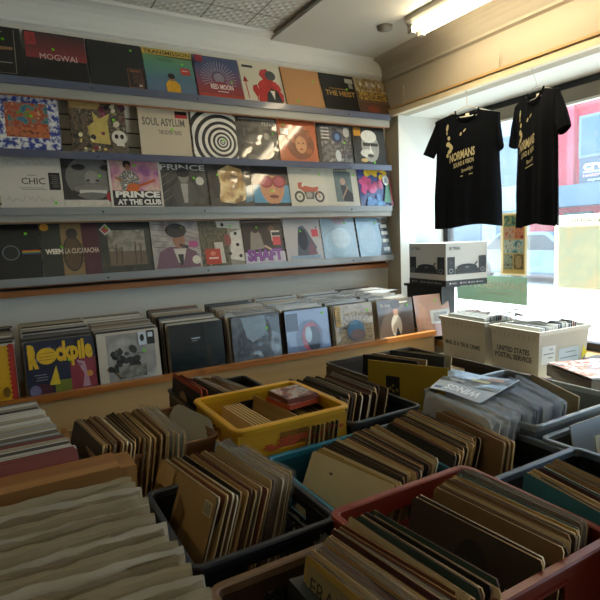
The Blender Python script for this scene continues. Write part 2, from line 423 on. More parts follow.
def d(a):
    a.R(0,.86,1,.99,'c2a33a'); a.T('TRANSMISSION',.03,.88,.97,.97,'2b2416',.02); a.P([(0,.86),(1,.82),(1,.86)],'2c2f22')
    a.lines(3,(.25,.72,.62,.81),'2b5a45'); a.R(.72,.46,.92,.62,'b5382c'); a.R(.75,.54,.88,.57,'e0a59a')
    a.P([(.38,.02),(.66,.02),(.66,.22),(.58,.30),(.44,.30),(.38,.22)],'d8a21e'); a.E(.51,.36,.06,.075,'9a6a4a'); a.E(.51,.40,.075,.065,'1a1512')
disp(0, .897, grad('5f7390','4f7286','4f8a72','6c8a3c'), 'green and blue painted album, a yellow-shirted figure low centre', d, ((.78,.70),))
def d(a):
    for i in range(34):
        t = -2.9+i*.19
        if -2.9<t<3.3: a.L(.5+.17*math.cos(t+1.4), .48+.17*math.sin(t+1.4), .5+.40*math.cos(t+1.4), .48+.40*math.sin(t+1.4), .009, 'b7aab6')
    a.E(.5,.48,.12,.12,'86808f'); a.R(0,0,1,.22,grad('a8341f','8c2f2c')); a.P([(.0,.22),(.5,.40),(1,.2),(1,.1),(0,.1)],'8a2d33')
    a.T('RED MOON',.28,.21,.78,.33,'e2d6cf',.03); a.R(.42,.15,.66,.17,'d9c4b8'); a.R(.03,.82,.2,.98,'8e2430')
disp(0, 1.222, grad('b23a22','8a2c36','6a4a66','3f4d76','39486a'), 'sunburst album, red below and slate blue above, on the top shelf', d, ((.78,.42),))
def d(a):
    a.R(.08,.86,.34,.92,'1b1a18')
    a.P([(.34,.04),(.96,.08),(.98,.26),(.78,.52),(.80,.74),(.66,.88),(.52,.84),(.46,.72),(.54,.60),(.40,.42)],'b32a28')
    a.E(.74,.72,.13,.12,'3d4648'); a.P([(.52,0),(.96,0),(.84,.34),(.70,.40),(.58,.26)],'20282b'); a.P([(.66,.34),(.78,.34),(.74,.12)],'dcd8cc')
    a.P([(.3,.05),(.4,.30),(.36,.46),(.26,.42),(.24,.30),(.34,.1)],'b32a28'); a.L(.12,.10,.10,.52,.02,'b32a28'); a.P([(.04,.50),(.17,.50),(.10,.64)],'8c1f1f')
    a.E(.52,.5,.16,.08,'c03230',rot=.6); a.E(.84,.46,.14,.07,'c03230',rot=-.9)
disp(0, 1.542, mat('cfcab6', .5, coat=.5), 'cream album with a crouching red horned figure and pointed tail', d, ())
def d(a): a.R(.56,.46,.92,.475,'b38253'); a.E(.3,.16,.035,.03,'6fbf2e')
disp(0, 1.868, mat('b98a5c', .6, coat=.2), 'plain tan cardboard album on the top shelf beside the black and gold one', d, ((.82,.70),), edge=mat('7c4a20', .6), w=.318, t=.008)
def d(a):
    a.T('THE HEIST',.08,.42,.94,.56,'a8813c',.03); a.R(.22,.60,.72,.625,'8a6a33'); a.R(.72,.80,.95,.92,'b7b7b0'); a.R(.80,.66,.92,.80,'8d9088')
disp(0, 2.194, mat('0d0f0e', .4, coat=.9), 'black album with gold capitals across it, near the right of top shelf', d, ((.72,.62),))
def d(a):
    a.R(0,.60,1,1,mott('8f9098','b9a77a','6d5a38','b2904a',scale=24)); a.R(.04,.40,.96,.62,mott('a8842e','2b2012','c7a04a','4c2b16',scale=30)); a.R(0,0,1,.33,'4a3022'); a.E(.45,.16,.2,.1,'6e2f1e')
    for u in (.2,.4,.6,.8): a.E(u,.83,.05,.06,'cfcabb')
disp(0, 2.4835, mat('57442f', .5, coat=.6), 'brown and gold collage album at the right end of the top shelf', d, ())
# --- row 2
def d(a):
    a.R(.14,.24,.82,.86,mott('285a78','3f8a86','b0512f','8f3a2a','d0a070',scale=26)); a.R(.14,.24,.82,.42,mott('9a3f24','c47040','612a20',scale=34))
    a.blobs(6,(.3,.4,.7,.7),(.03,.07),['6f8a3c','c7673a','3a6d8c'],3)
disp(1, .085, mott('1f2f78','2b3f96','d6d8dc','e6e6e2',scale=34,k=.6), 'blue and white cloudy-bordered album with a garden picture, left of second shelf', d, ((.55,.62),))
def d(a):
    a.R(.02,.84,.56,.99,'9c8250'); a.blobs(16,(.5,.55,.98,.98),(.03,.07),['5d1f3a','8e2f57','2b1a1c','c9c2a8'],4)
    a.P([(.34,.2),(.68,.18),(.66,.62),(.72,.78),(.52,.66),(.40,.80),(.42,.6),(.30,.5)],'c0ab5c'); a.E(.85,.32,.14,.14,'d6d2c4'); a.E(.8,.34,.035,.045,'1a1616'); a.E(.9,.34,.035,.045,'1a1616'); a.R(.79,.16,.93,.22,'d6d2c4')
    a.blobs(14,(.02,.02,.6,.4),(.02,.06),['2a2420','d0b766','efe0a8','7c2d3a'],5)
disp(1, .44, mott('40342c','6b5a44','241c1a','8d8468',scale=22,k=.6), 'busy collage album with gold shape and skull, beside bare grooved panel', d, ((.78,.66),))
def d(a):
    a.T('SOUL ASYLUM',.07,.62,.90,.78,'5d5850',.02); a.T('THE SILVER YEARS',.36,.45,.82,.54,'6a645a',.02); a.R(.72,.80,.97,.94,'16120f'); a.R(.73,.80,.96,.87,'a81f24')
disp(1, .79, mat('c6b9a0', .5, coat=.7), 'cream album with grey lettering and a small black and red tag', d, ((.64,.56),), w=.322)
def d(a):
    for i in range(11):
        r = .74*(.80**i); a.E(.68-.16*(i<3)*(3-i)*.15, .38+.02*i*.3-.02, r, r*1.02, 'dcd9d0' if i%2==0 else '100f0e', 36)
disp(1, 1.119, mat('100f0e', .5, coat=.8), 'black album of white concentric rings, on the second shelf', None, ((.68,.40),))
def d(a): 
    a.R(.06,.9,.94,.93,'8f8d84'); a.T('PRINCE',.62,.78,.95,.88,'b8b6aa'); a.E(.7,.4,.16,.2,'4c4a44'); a.E(.7,.55,.07,.08,'8a867a'); a.R(.2,.0,.55,.14,'5e5c54'); a.E(.6,.2,.25,.16,'3a3833')
disp(1, 1.451, mott('24221f','3a3732','1a1917','55524a',scale=12,k=.8), 'dark grey glossy photo album reflecting the ceiling lights', d, ((.86,.62),))
def d(a):
    a.E(.56,.42,.36,.36,'7c3b1c',rot=.3); a.blobs(18,(.2,.25,.92,.8),(.05,.09),['8a4520','6d3014','a85a2c'],6); a.E(.56,.40,.15,.20,'c98c5e'); a.E(.50,.44,.03,.015,'3a1c10'); a.E(.62,.44,.03,.015,'3a1c10'); a.E(.56,.30,.05,.018,'8c2f22'); a.R(.05,.62,.25,.76,'d8cfc2'); a.R(.05,.93,.95,.96,'4e2412')
disp(1, 1.777, mat('b85a2c', .5, coat=.8), 'orange album with a woman of wild hair, on the second shelf', d, ((.15,.84),))
def d(a):
    a.R(.1,.05,.95,.92,mott('4a4a4c','77777a','2a2a2e','959699',scale=16)); a.E(.55,.66,.15,.14,'23345c'); a.E(.57,.66,.07,.08,'5c86b8'); a.E(.55,.2,.08,.14,'c2cbd2'); a.E(.84,.78,.09,.12,'b8b8b4')
    for i in range(4): a.R(.12,.6+.08*i,.34,.63+.08*i,'d0d0cc')
disp(1, 2.102, mat('1b1b1d', .5, coat=.8), 'black bordered grey collage album with a blue eye shape', d, ((.76,.52),))
def d(a):
    a.E(.52,.46,.27,.38,'9b9a93'); a.E(.50,.72,.24,.16,'d8d8d0'); a.R(.30,.48,.76,.56,'2a2a28'); a.E(.4,.30,.2,.1,'c9c8c0'); a.E(.5,.24,.1,.045,'3a3936'); a.P([(.47,.32),(.57,.32),(.52,.52)],'d8d7cf'); a.R(.05,.72,.26,.93,'c98e1f'); a.R(.05,.86,.26,.93,'8a6014'); a.E(.3,.12,.11,.045,'c9a86a')
disp(1, 2.427, mat('20201e', .5, coat=.8), 'black and white face album with yellow sticker, right end of second shelf', d, ((.6,.07),))
# --- row 3
def scrawl(a, v, col, seed):
    r = random.Random(seed); pu, pv = .08, v
    for i in range(26):
        nu = pu + r.uniform(.01,.055); nv = v + r.uniform(-.055,.075)
        a.L(pu,pv,nu,nv,.008,col); pu, pv = nu, nv
        if pu > .9: break
def d(a):
    a.T('CHIC',.34,.44,.72,.56,'45423c',.01); a.R(.44,.60,.58,.615,'8a867c'); a.lines(2,(.30,.33,.76,.39),'8a867c'); a.R(.78,.34,.97,.66,'141312'); a.lines(7,(.80,.38,.95,.62),'77736a',w=.01)
    scrawl(a,.84,'a7a49c',2); scrawl(a,.16,'a7a49c',9)
disp(2, .043, mat('cdc8bd', .5, coat=.6), 'white album with small grey capitals, pencil scrawls and a black notice', d, ((.86,.10),))
def d(a):
    a.R(0,0,1,.16,'c9c3b6'); a.T('P.R. GREEN',.1,.04,.5,.09,'77736a'); a.E(.5,.58,.44,.42,'6f6d68'); a.E(.3,.78,.12,.06,'26241f'); a.E(.8,.78,.12,.06,'26241f')
    a.E(.52,.60,.13,.12,'8d8a84'); a.E(.45,.53,.035,.02,'22201c'); a.E(.61,.53,.035,.02,'22201c'); a.E(.5,.32,.34,.12,'2a2826'); a.E(.5,.36,.32,.09,'7c7974'); a.R(.28,.28,.76,.345,'c9c6bf'); a.E(.5,.25,.26,.05,'6f6d68')
    a.R(0,.0,1,.14,'c9c3b6'); a.E(.97-.12,.22,.11,.11,'a3232a')
disp(2, .362, mat('2b2a27', .5, coat=.8), 'black and white close-up smiling face album with a round red sticker', d, ((.66,.62),))
def d(a):
    a.R(.04,.04,.96,.96,mott('8c4f86','c48a9a','d8b8a8','3a2f58',scale=7)); a.R(.04,.04,.96,.34,'16121a')
    a.E(.36,.86,.075,.09,'2a1812'); a.E(.37,.80,.05,.07,'9c6a4c'); a.P([(.16,.60),(.30,.74),(.46,.74),(.58,.60),(.54,.34),(.24,.32)],mott('cfcac0','2b2b2e','e2ded4',scale=60)); a.L(.30,.34,.88,.56,.05,'b8551e'); a.E(.44,.40,.12,.09,'c8601f'); a.L(.12,.6,.24,.52,.05,'9c6a4c')
    a.T('PRINCE',.09,.20,.94,.33,'e8e4dc',.05); a.T('AT THE CLUB',.11,.06,.95,.17,'e8e4dc',.05)
    a.R(.0,.0,1,.025,W); a.R(0,.975,1,1,W); a.R(0,0,.025,1,W); a.R(.975,0,1,1,W)
disp(2, .681, mat(W, .5, coat=.8), 'purple concert album with a guitarist over two lines of white capitals', d, ((.50,.84),))
def d(a):
    a.T('PRINCE',.04,.78,.98,.90,'dcdad0',.02); 
    for i in range(6): a.L(.0,.1+.16*i,.30,.3+.16*i if .3+.16*i<.84 else .84,.012,'6f6d66')
    a.E(.5,.30,.26,.30,'4a4843'); a.E(.5,.64,.11,.13,'85827a'); a.E(.5,.73,.14,.10,'1d1b19'); a.P([(.42,.5),(.58,.5),(.54,.1),(.46,.1)],'a5a29a'); a.E(.84,.56,.09,.09,'c9c5b6'); a.E(.40,.66,.02,.012,'161412')
disp(2, .999, mott('1e1d1a','34322d','4d4a43',scale=12,k=.9), 'dark grey portrait album with spaced white capitals along its top', d, ((.72,.62),))
def d(a):
    a.P([(.22,.12),(.55,.08),(.80,.16),(.84,.5),(.78,.84),(.48,.92),(.24,.8)],mott('5a4326','b98d4c','f0d9a0','8a673a',scale=8,k=1)); a.E(.16,.5,.1,.3,'241f19'); a.P([(.8,.1),(.99,.14),(.99,.5),(.86,.46)],'4f7f96')
disp(2, 1.318, mott('2c2823','4a4238','191715',scale=10,k=1), 'crinkled gold foil-like album on the third shelf', d, ((.22,.70),))
def d(a):
    a.R(.02,.1,.98,.5,'4a8fb4'); a.E(.5,.46,.30,.40,'c28a66'); a.P([(.15,.86),(.85,.86),(.8,.72),(.2,.72)],'241512'); a.E(.36,.58,.18,.14,'8a2630'); a.E(.68,.58,.18,.14,'8a2630'); a.E(.36,.58,.13,.10,'b04858'); a.E(.68,.58,.13,.10,'b04858')
    a.E(.52,.24,.12,.04,'7c3a30'); a.P([(.46,.34),(.58,.34),(.54,.46)],'d6a07c'); a.R(0,0,1,.08,'1a1a1e')
disp(2, 1.637, mat('231f20', .5, coat=.8), 'illustrated album of a face in round pink glasses', d, ((.48,.36),))
def d(a):
    for u in (.24,.78): a.RING(u,.24,.085,.135,'2b2826'); a.E(u,.24,.03,.03,'8c8a84'); 
    a.P([(.26,.44),(.42,.50),(.60,.46),(.78,.48),(.74,.38),(.58,.32),(.38,.34)],'b0523c'); a.P([(.36,.36),(.66,.36),(.62,.18),(.42,.18)],'5d5a56'); a.E(.50,.28,.08,.07,'9a978f'); a.L(.72,.42,.78,.24,.025,'c26a4a'); a.P([(.22,.56),(.34,.58),(.3,.40),(.22,.44)],'b0523c'); a.R(.36,.86,.62,.875,'77736a'); a.L(.1,.1,.9,.1,.008,'b8a88c')
disp(2, 1.956, mat('c6c2b4', .5, coat=.9), 'cream album with a red motorcycle drawn low on it', d, ((.84,.78),))
def d(a):
    a.R(.28,.12,.78,.86,'5c6a68'); a.P([(.5,.14),(.76,.12),(.78,.32),(.62,.44),(.52,.6),(.44,.5)],'2a2a2c'); a.E(.52,.62,.08,.09,'a6897a'); a.L(.46,.2,.66,.5,.04,'9a7a66'); a.T('Island',.30,.90,.66,.98,'2f2d2a',.03); a.T('Sessions',.28,.84,.68,.895,'2f2d2a',.02)
disp(2, 2.275, mat('bfbdae', .5, coat=.9), 'pale album with a grey upright photo panel, right of the red motorcycle album', d, ((.86,.78),))
def d(a):
    a.blobs(22,(.08,.36,.72,.7),(.06,.12),['b5376c','c24a86','9a2c5a'],8); a.blobs(12,(.2,.74,.9,.93),(.05,.1),['d0a81e','e0bf2c'],9); a.blobs(12,(.1,.04,.7,.22),(.05,.1),['3f74b0','4f94c8'],10); a.P([(.7,.1),(.98,.06),(.96,.6),(.84,.58)],'2c7040'); a.E(.84,.66,.1,.13,'cfd0c8'); a.E(.84,.66,.06,.08,'7c8a8c'); a.P([(.92,.0),(1,.0),(1,.8),(.95,.7)],'7c2330')
disp(2, 2.465, mat('2c3a78', .5, coat=.8), 'multicoloured graffiti-like album at the right end of the third shelf', d, ())
# --- row 4 (bottom)
def d(a):
    a.R(.70,.50,.995,.52,'b8471f'); a.R(.70,.48,.995,.50,'c9a22a'); a.R(.70,.46,.995,.48,'4e8a48'); a.R(.70,.44,.995,.46,'4a4f8c'); a.E(.52,.48,.13,.13,'1c2224'); a.RING(.52,.48,.12,.135,'7c8486')
disp(3, -.110, mat('0a0e0f', .4, coat=.9), 'black album with a ring and a coloured stripe, left end of lowest shelf', d, ((.78,.82),))
def d(a):
    a.R(.34,.01,.70,.99,'8a7048'); a.R(.70,.01,1,.99,'4a1c26'); a.E(.52,.42,.17,.34,'2e241a'); a.E(.52,.42,.145,.31,'59462c'); a.E(.53,.80,.10,.10,'2a2018'); a.T('WEEN',.06,.42,.36,.52,'e2dccb',.06); a.T('LA CUCARACHA',.39,.42,.98,.52,'d6c0a8',.02); a.E(.08,.93,.075,.07,'d09022')
    for i in range(4): a.L(.40,.30+.1*i,.30,.22+.1*i,.012,'2e241a'); a.L(.66,.30+.1*i,.74,.22+.1*i,.012,'2e241a')
disp(3, .212, mat('2b3024', .5, coat=.7), 'green, tan and maroon striped album with a large beetle', d, ((.34,.55),), w=.318)
def d(a):
    a.R(.16,.14,.86,.84,mott('7d776a','9a9486','6a6254','b5ad9c',scale=9)); a.R(.16,.14,.86,.42,'6d5c48')
    for u, h in ((.28,.5),(.38,.45),(.64,.55),(.74,.5)): a.L(u,.16,u+.02,h,.03,'4a4038'); a.E(u+.02,h+.03,.02,.03,'6d5344')
    a.P([(.02,.86),(.14,.98),(.24,.84),(.12,.74)],'c9c6bf'); a.P([(.05,.86),(.14,.94),(.2,.84),(.12,.78)],'b04a38')
disp(3, .533, mott('23261f','30342a','1c1e19',scale=10,k=.9), 'dark album framing a faded beach photograph of standing figures', d, ((.16,.90),), w=.317)
def d(a):
    for i in range(5): a.L(.04,.95-.12*i,.34,.80-.12*i+.12,.012,'4f4a4a'); a.L(.66,.90-.1*i,.97,.80-.1*i,.012,'5f5a5a')
    a.P([(.04,.02),(.96,.02),(.9,.34),(.66,.46),(.34,.46),(.14,.36)],'6d4a5e'); a.E(.56,.60,.13,.17,'9a6a52'); a.E(.52,.80,.22,.15,'201c1c'); a.P([(.42,.42),(.7,.42),(.6,.12),(.5,.12)],'c6c0b4'); a.P([(.5,.3),(.62,.3),(.6,.1),(.54,.05)],'1c1c1e'); a.E(.56,.16,.02,.06,'1c1c1e'); a.R(.76,.44,.95,.56,'a8447a'); a.E(.88,.17,.09,.09,'cfc7b6'); a.L(.56,.5,.74,.44,.05,'2c2826')
disp(3, .853, mott('8d8480','b0a8a2','6f6668',scale=8,k=.7), 'purple-grey portrait album of a dark-capped figure, on the lowest shelf', d, ((.64,.86),))
def d(a):
    a.R(.0,.0,.66,.98,mott('4a4636','6b6448','2c2a22','857c58',scale=26)); a.P([(.42,.98),(.97,.98),(.97,.8),(.44,.84)],'cdc9be'); a.P([(.72,.72),(.99,.8),(.99,.08),(.66,.14)],'d2cec3'); a.P([(.32,.52),(.52,.52),(.54,.06),(.36,.06)],'c2beb2')
    for u,v in ((.56,.9),(.84,.7),(.86,.45),(.90,.2),(.66,.26)): a.E(u,v,.04,.04,'1a1816')
    a.R(.10,.05,.44,.38,'b5371f'); a.R(.17,.16,.38,.20,'e0c0b0'); a.E(.27,.28,.06,.05,'d07a62'); a.E(.64,.56,.08,.14,'8a4a44')
disp(3, 1.172, mat('8f8b7c', .5, coat=.8), 'album with white dotted blocks and a square red sticker, lowest shelf', d, ((.74,.86),))
def d(a):
    a.R(0,.0,1,.26,'b9b0bd'); a.R(0,.93,1,.97,'7a6a60'); a.T('SHAFT',.05,.05,.93,.34,'5a1f6e',.07); a.T('SHAFT',.06,.07,.92,.32,'8a4a9a',.02); a.P([(.14,.3),(.5,.34),(.44,.66),(.32,.82),(.2,.7)],'8a8078'); a.E(.32,.78,.08,.09,'2a1a14'); a.E(.72,.78,.08,.08,'6a4a3a'); a.R(.70,.50,.92,.74,'cfc8c0'); a.R(.72,.40,.92,.60,'c23a40'); a.R(.72,.62,.92,.70,'1a1818'); a.L(.5,.4,.66,.3,.05,'c29a8a')
disp(3, 1.491, mat('33261f', .5, coat=.8), 'brown album with big purple block capitals along its bottom', d, ((.36,.82),))
def d(a):
    a.P([(.28,.06),(.70,.06),(.84,.3),(.62,.72),(.52,.84),(.40,.80),(.34,.5)],'595e6a'); a.P([(.56,.1),(.84,.14),(.70,.5)],'7c5a66'); a.E(.48,.5,.13,.26,'2f3440'); a.T('Stas Blue',.3,.88,.75,.96,'a7a39c'); a.R(.74,.56,.92,.74,'c24a54'); a.R(.86,.76,.9,.80,'30343c'); a.R(.1,.05,.9,.12,'8aa3b8')
disp(3, 1.811, mat('b3afae', .4, coat=1), 'pale album with a dark hooded oval figure and square pink sticker', d, ((.44,.70),))
def d(a):
    a.E(.48,.38,.42,.34,'9ab6c6'); a.E(.55,.5,.28,.26,'b4c8d2'); a.P([(.3,1),(.8,1),(.62,.82),(.42,.84)],'a08f98')  # pale blue ovals paint a reflection over the cover
disp(3, 2.131, mat('8fa4b2', .3, coat=1), 'album painted pale blue with hazy reflection shapes, second from right on lowest shelf', d, ((.70,.86),))
def d(a):
    a.E(.34,.46,.28,.38,'a4bccb'); a.P([(.62,.0),(.99,.0),(.99,.9),(.70,.8),(.74,.4)],'1b1f24')
    for v in (.12,.34,.54,.72): a.R(.76,v,.96,v+.09,'c6c6be')
    a.R(.70,.84,.98,.97,'5c4c38')
disp(3, 2.464, mat('86a6b8', .3, coat=1), 'pale blue album with black and white right edge, right end of lowest shelf', d, ((.6,.84),))

# concentric-ring cover: rings clipped to the sleeve
ring = [o for o in COL.objects if o.get('label','').startswith('black album of white concentric')][0]
mb = MB(); a = Art(mb, LP, LP, y=-.0003, step=0)
N = 96
def clip(cu, cv, r, t):
    u, v = cu + r*math.cos(t), cv + r*math.sin(t)
    return u, v
radii = [.86,.76,.67,.585,.51,.44,.375,.315,.26,.21,.165,.125,.09,.06,.035,.015]
for i in range(0, len(radii)-1, 2):
    pts = []; fs = []
    r1, r0 = radii[i], radii[i+1]
    for j in range(N):
        t0, t1 = 2*math.pi*j/N, 2*math.pi*(j+1)/N
        q = [(.66+r*math.cos(t)*1.0-.05*r, .36+r*math.sin(t)) for r, t in ((r0,t0),(r1,t0),(r1,t1),(r0,t1))]
        if all(.01 <= u <= .99 and .01 <= v <= .99 for u, v in q):
            k = len(pts); pts += q; fs.append((k,k+1,k+2,k+3))
        else:
            q = [(min(.99,max(.01,u)), min(.99,max(.01,v))) for u, v in q]
            ar = abs(sum(q[m][0]*q[(m+1)%4][1]-q[(m+1)%4][0]*q[m][1] for m in range(4)))
            if ar > 1e-5: k = len(pts); pts += q; fs.append((k,k+1,k+2,k+3))
    a.put(pts, fs, 'dcd9d0')
mb.build('ring_print', ring)

# ================================================================= RECORD PILES IN CRATES
PAL = [('tan','a5824f'),('brown','7a5a36'),('cream','c9b588'),('black','16130f'),('dark brown','3a2a1c'),('ochre','a98a3e'),('grey','77736a'),
       ('dark green','2c4238'),('rust red','6e3c28'),('teal','2f6a70'),('maroon','4c2826'),('white','cfc8b4'),('navy','262d48'),('buff','b89a66')]
PD = dict(PAL)
ORD = ['first','second','third','fourth','fifth','sixth','seventh','eighth','ninth','tenth','eleventh','twelfth','thirteenth','fourteenth','fifteenth','sixteenth','seventeenth','eighteenth','nineteenth','twentieth','twenty-first','twenty-second','twenty-third','twenty-fourth','twenty-fifth','twenty-sixth','twenty-seventh','twenty-eighth','twenty-ninth','thirtieth']
def mx_of(A, B, z, lean, L=LP):
    """A far / B near end of the sleeve's top edge (x,y); returns matrix at its lower far corner; front faces left/viewer"""
    A = Vector(A[:2]); B = Vector(B[:2]); d = (B-A).normalized(); c = (A+B)/2; a = c - d*L/2
    yaw = math.atan2(d.y, d.x)
    R = Matrix.Rotation(yaw, 4, 'Z') @ Matrix.Rotation(rad(-lean), 4, 'X')
    return Matrix.Translation((a.x, a.y, 0)) @ Matrix.Translation((0,0,z)) @ R @ Matrix.Translation((0,0,0)), a, yaw
def base_mx(A, B, base, lean, L=LP, H=LP):
    """matrix with the lower edge resting at height base and the top edge over A..B"""
    A = Vector(A[:2]); B = Vector(B[:2]); d = (B-A).normalized(); c = (A+B)/2; a = c - d*L/2
    yaw = math.atan2(d.y, d.x); nrm = Vector((-d.y, d.x))       # the back direction
    s = math.sin(rad(lean)) * H
    o = a - nrm * s
    return Matrix.Translation((o.x, o.y, base)) @ Matrix.Rotation(yaw, 4, 'Z') @ Matrix.Rotation(rad(-lean), 4, 'X')
def sheet(name, parent, w, h, mt, amp=.006, seed=0, y=-.002, over=.012, thick=.0):
    """a wavy clear bag around a sleeve, in the sleeve's own frame"""
    r = random.Random(seed); nx, nz = 16, 8; mb = MB()
    ph = [r.uniform(0,6.3) for _ in range(6)]
    for side in (0, 1):
        vs = []
        for j in range(nz+1):
            for i in range(nx+1):
                u, v = i/nx, j/nz
                x = -over + u*(w+2*over); z = v*(h+over) + (amp*.8*math.sin(5*u+ph[0])+amp*.6*math.sin(13*u+ph[1])+amp*.5*math.sin(31*u+ph[4]))*(v**6)
                e = (v**5)
                dy = (amp*math.sin(4*u+ph[2])+amp*.6*math.sin(11*u+ph[3]))*e*1.6 + amp*.25*math.sin(9*u+5*v+ph[4])*v
                edge = max(0, u-.93)/.07
                dy += edge*amp*1.5*math.sin(7*v+ph[5])
                vs.append((x, (y - .0012 if side == 0 else .006) + dy*(1 if side == 0 else .9), z))
        mb.add(vs, [(j*(nx+1)+i, j*(nx+1)+i+1, (j+1)*(nx+1)+i+1, (j+1)*(nx+1)+i) for j in range(nz) for i in range(nx)], mt, True)
    return mb.build(name, parent)
m_bag = plastic('cfd0cc', .22, .22, .6); m_bag2 = plastic('dde6ee', .45, .18, .4)
m_bagws = [plastic(c, .5, .28, .4) for c in ('c6b896','9c8a6a','d8ceb8','b0a080')]
used = {}
def rough_sleeve(mb, t, face, edge, w=LP, h=LP, seed=0, open_top=True):
    """cardboard sleeve: solid card, dark strip painting the shade of its open top, worn corners"""
    r = random.Random(seed); c = .006+.006*r.random()
    prof = [(0,0),(w,0),(w,h-c),(w-c*.6,h),(c,h-.001),(0,h-c)]
    bow = r.uniform(-.0025,.0025)
    n = len(prof)
    vs = [(x, 0+bow*math.sin(math.pi*x/w), z) for x, z in prof] + [(x, t+bow*math.sin(math.pi*x/w), z) for x, z in prof]
    mb.add(vs, [tuple(range(n))], face); mb.add(vs, [tuple(range(n,2*n))[::-1]], face)
    mb.add(vs, [(i,n+i,n+(i+1)%n,(i+1)%n) for i in range(n)], edge)
    if open_top and t > .0028:
        mb.box(c+.004, t*.38, h-.0006, w-c-.004, t*.62, h+.0003, mat('1c1611', .8))  # dark strip paints the shade inside the open top
def pile(where, A0, B0, A1, B1, n, base, lean=20, cols=None, edges=('b08d58','c2a06a','9a7a4a','8c6c40','cdb486','5c4630','dccfae','7a6a58','3a2e22','c2a06a'), lean1=None, seed=1, group=None,
         tmin=.003, tmax=.006, bag=0, first=None, faceart=None, H=LP, jz=.006, jy=.008, word='sleeve', side='from the left'):
    r = random.Random(seed); out = []
    cols = cols or ['tan','brown','cream','black','dark brown','ochre','tan','buff','grey','rust red','dark brown','black','brown']
    lean1 = lean if lean1 is None else lean1
    for i in range(n):
        f = i/max(1,n-1); f2 = min(1, max(0, f + r.uniform(-.42,.42)/n)) if 0 < i < n-1 else f
        dy = r.uniform(-jy, jy)
        A = (A0[0]+(A1[0]-A0[0])*f2, A0[1]+(A1[1]-A0[1])*f2+dy); B = (B0[0]+(B1[0]-B0[0])*f2, B0[1]+(B1[1]-B0[1])*f2+dy)
        cn = cols[r.randrange(len(cols))] if not (first and i == 0) else first
        B = (B[0]+r.uniform(-.004,.004), B[1]); h = H*(1 - (r.uniform(0, .012) if i == 0 else r.uniform(0,.035)**1.0)); w = LP*(1 - r.uniform(0,.01))
        L = lean+(lean1-lean)*f + r.uniform(-.4,.4)
        M = base_mx(A, B, base + r.uniform(0,.0005), L, w, h)
        mb = MB(); t = r.uniform(tmin, tmax)
        face = mat(PD[cn], .6, var=.18, vscale=9, bump=.05); edge = mat(r.choice(edges), .8)
        rough_sleeve(mb, t, face, edge, w, h, seed*100+i)
        art = Art(mb, w, h, y=-.003, shiny=False)
        if faceart and i in faceart: faceart[i](art)
        o = mb.build('record_sleeve', M=M)
        key = (cn, where); used[key] = used.get(key, 0) + 1
        lab = '%s %s record from the left in the %s' % (ORD[used[key]-1], cn, where)
        tag(o, lab, 'record', group or ('records in the ' + where))
        if bag and r.random() < bag: sheet('plastic_sleeve', o, w, h, m_bag2 if 'tote' in where and 'smoky' in where else m_bag, .0016, seed*50+i, over=.008)
        out.append(o)
    return out

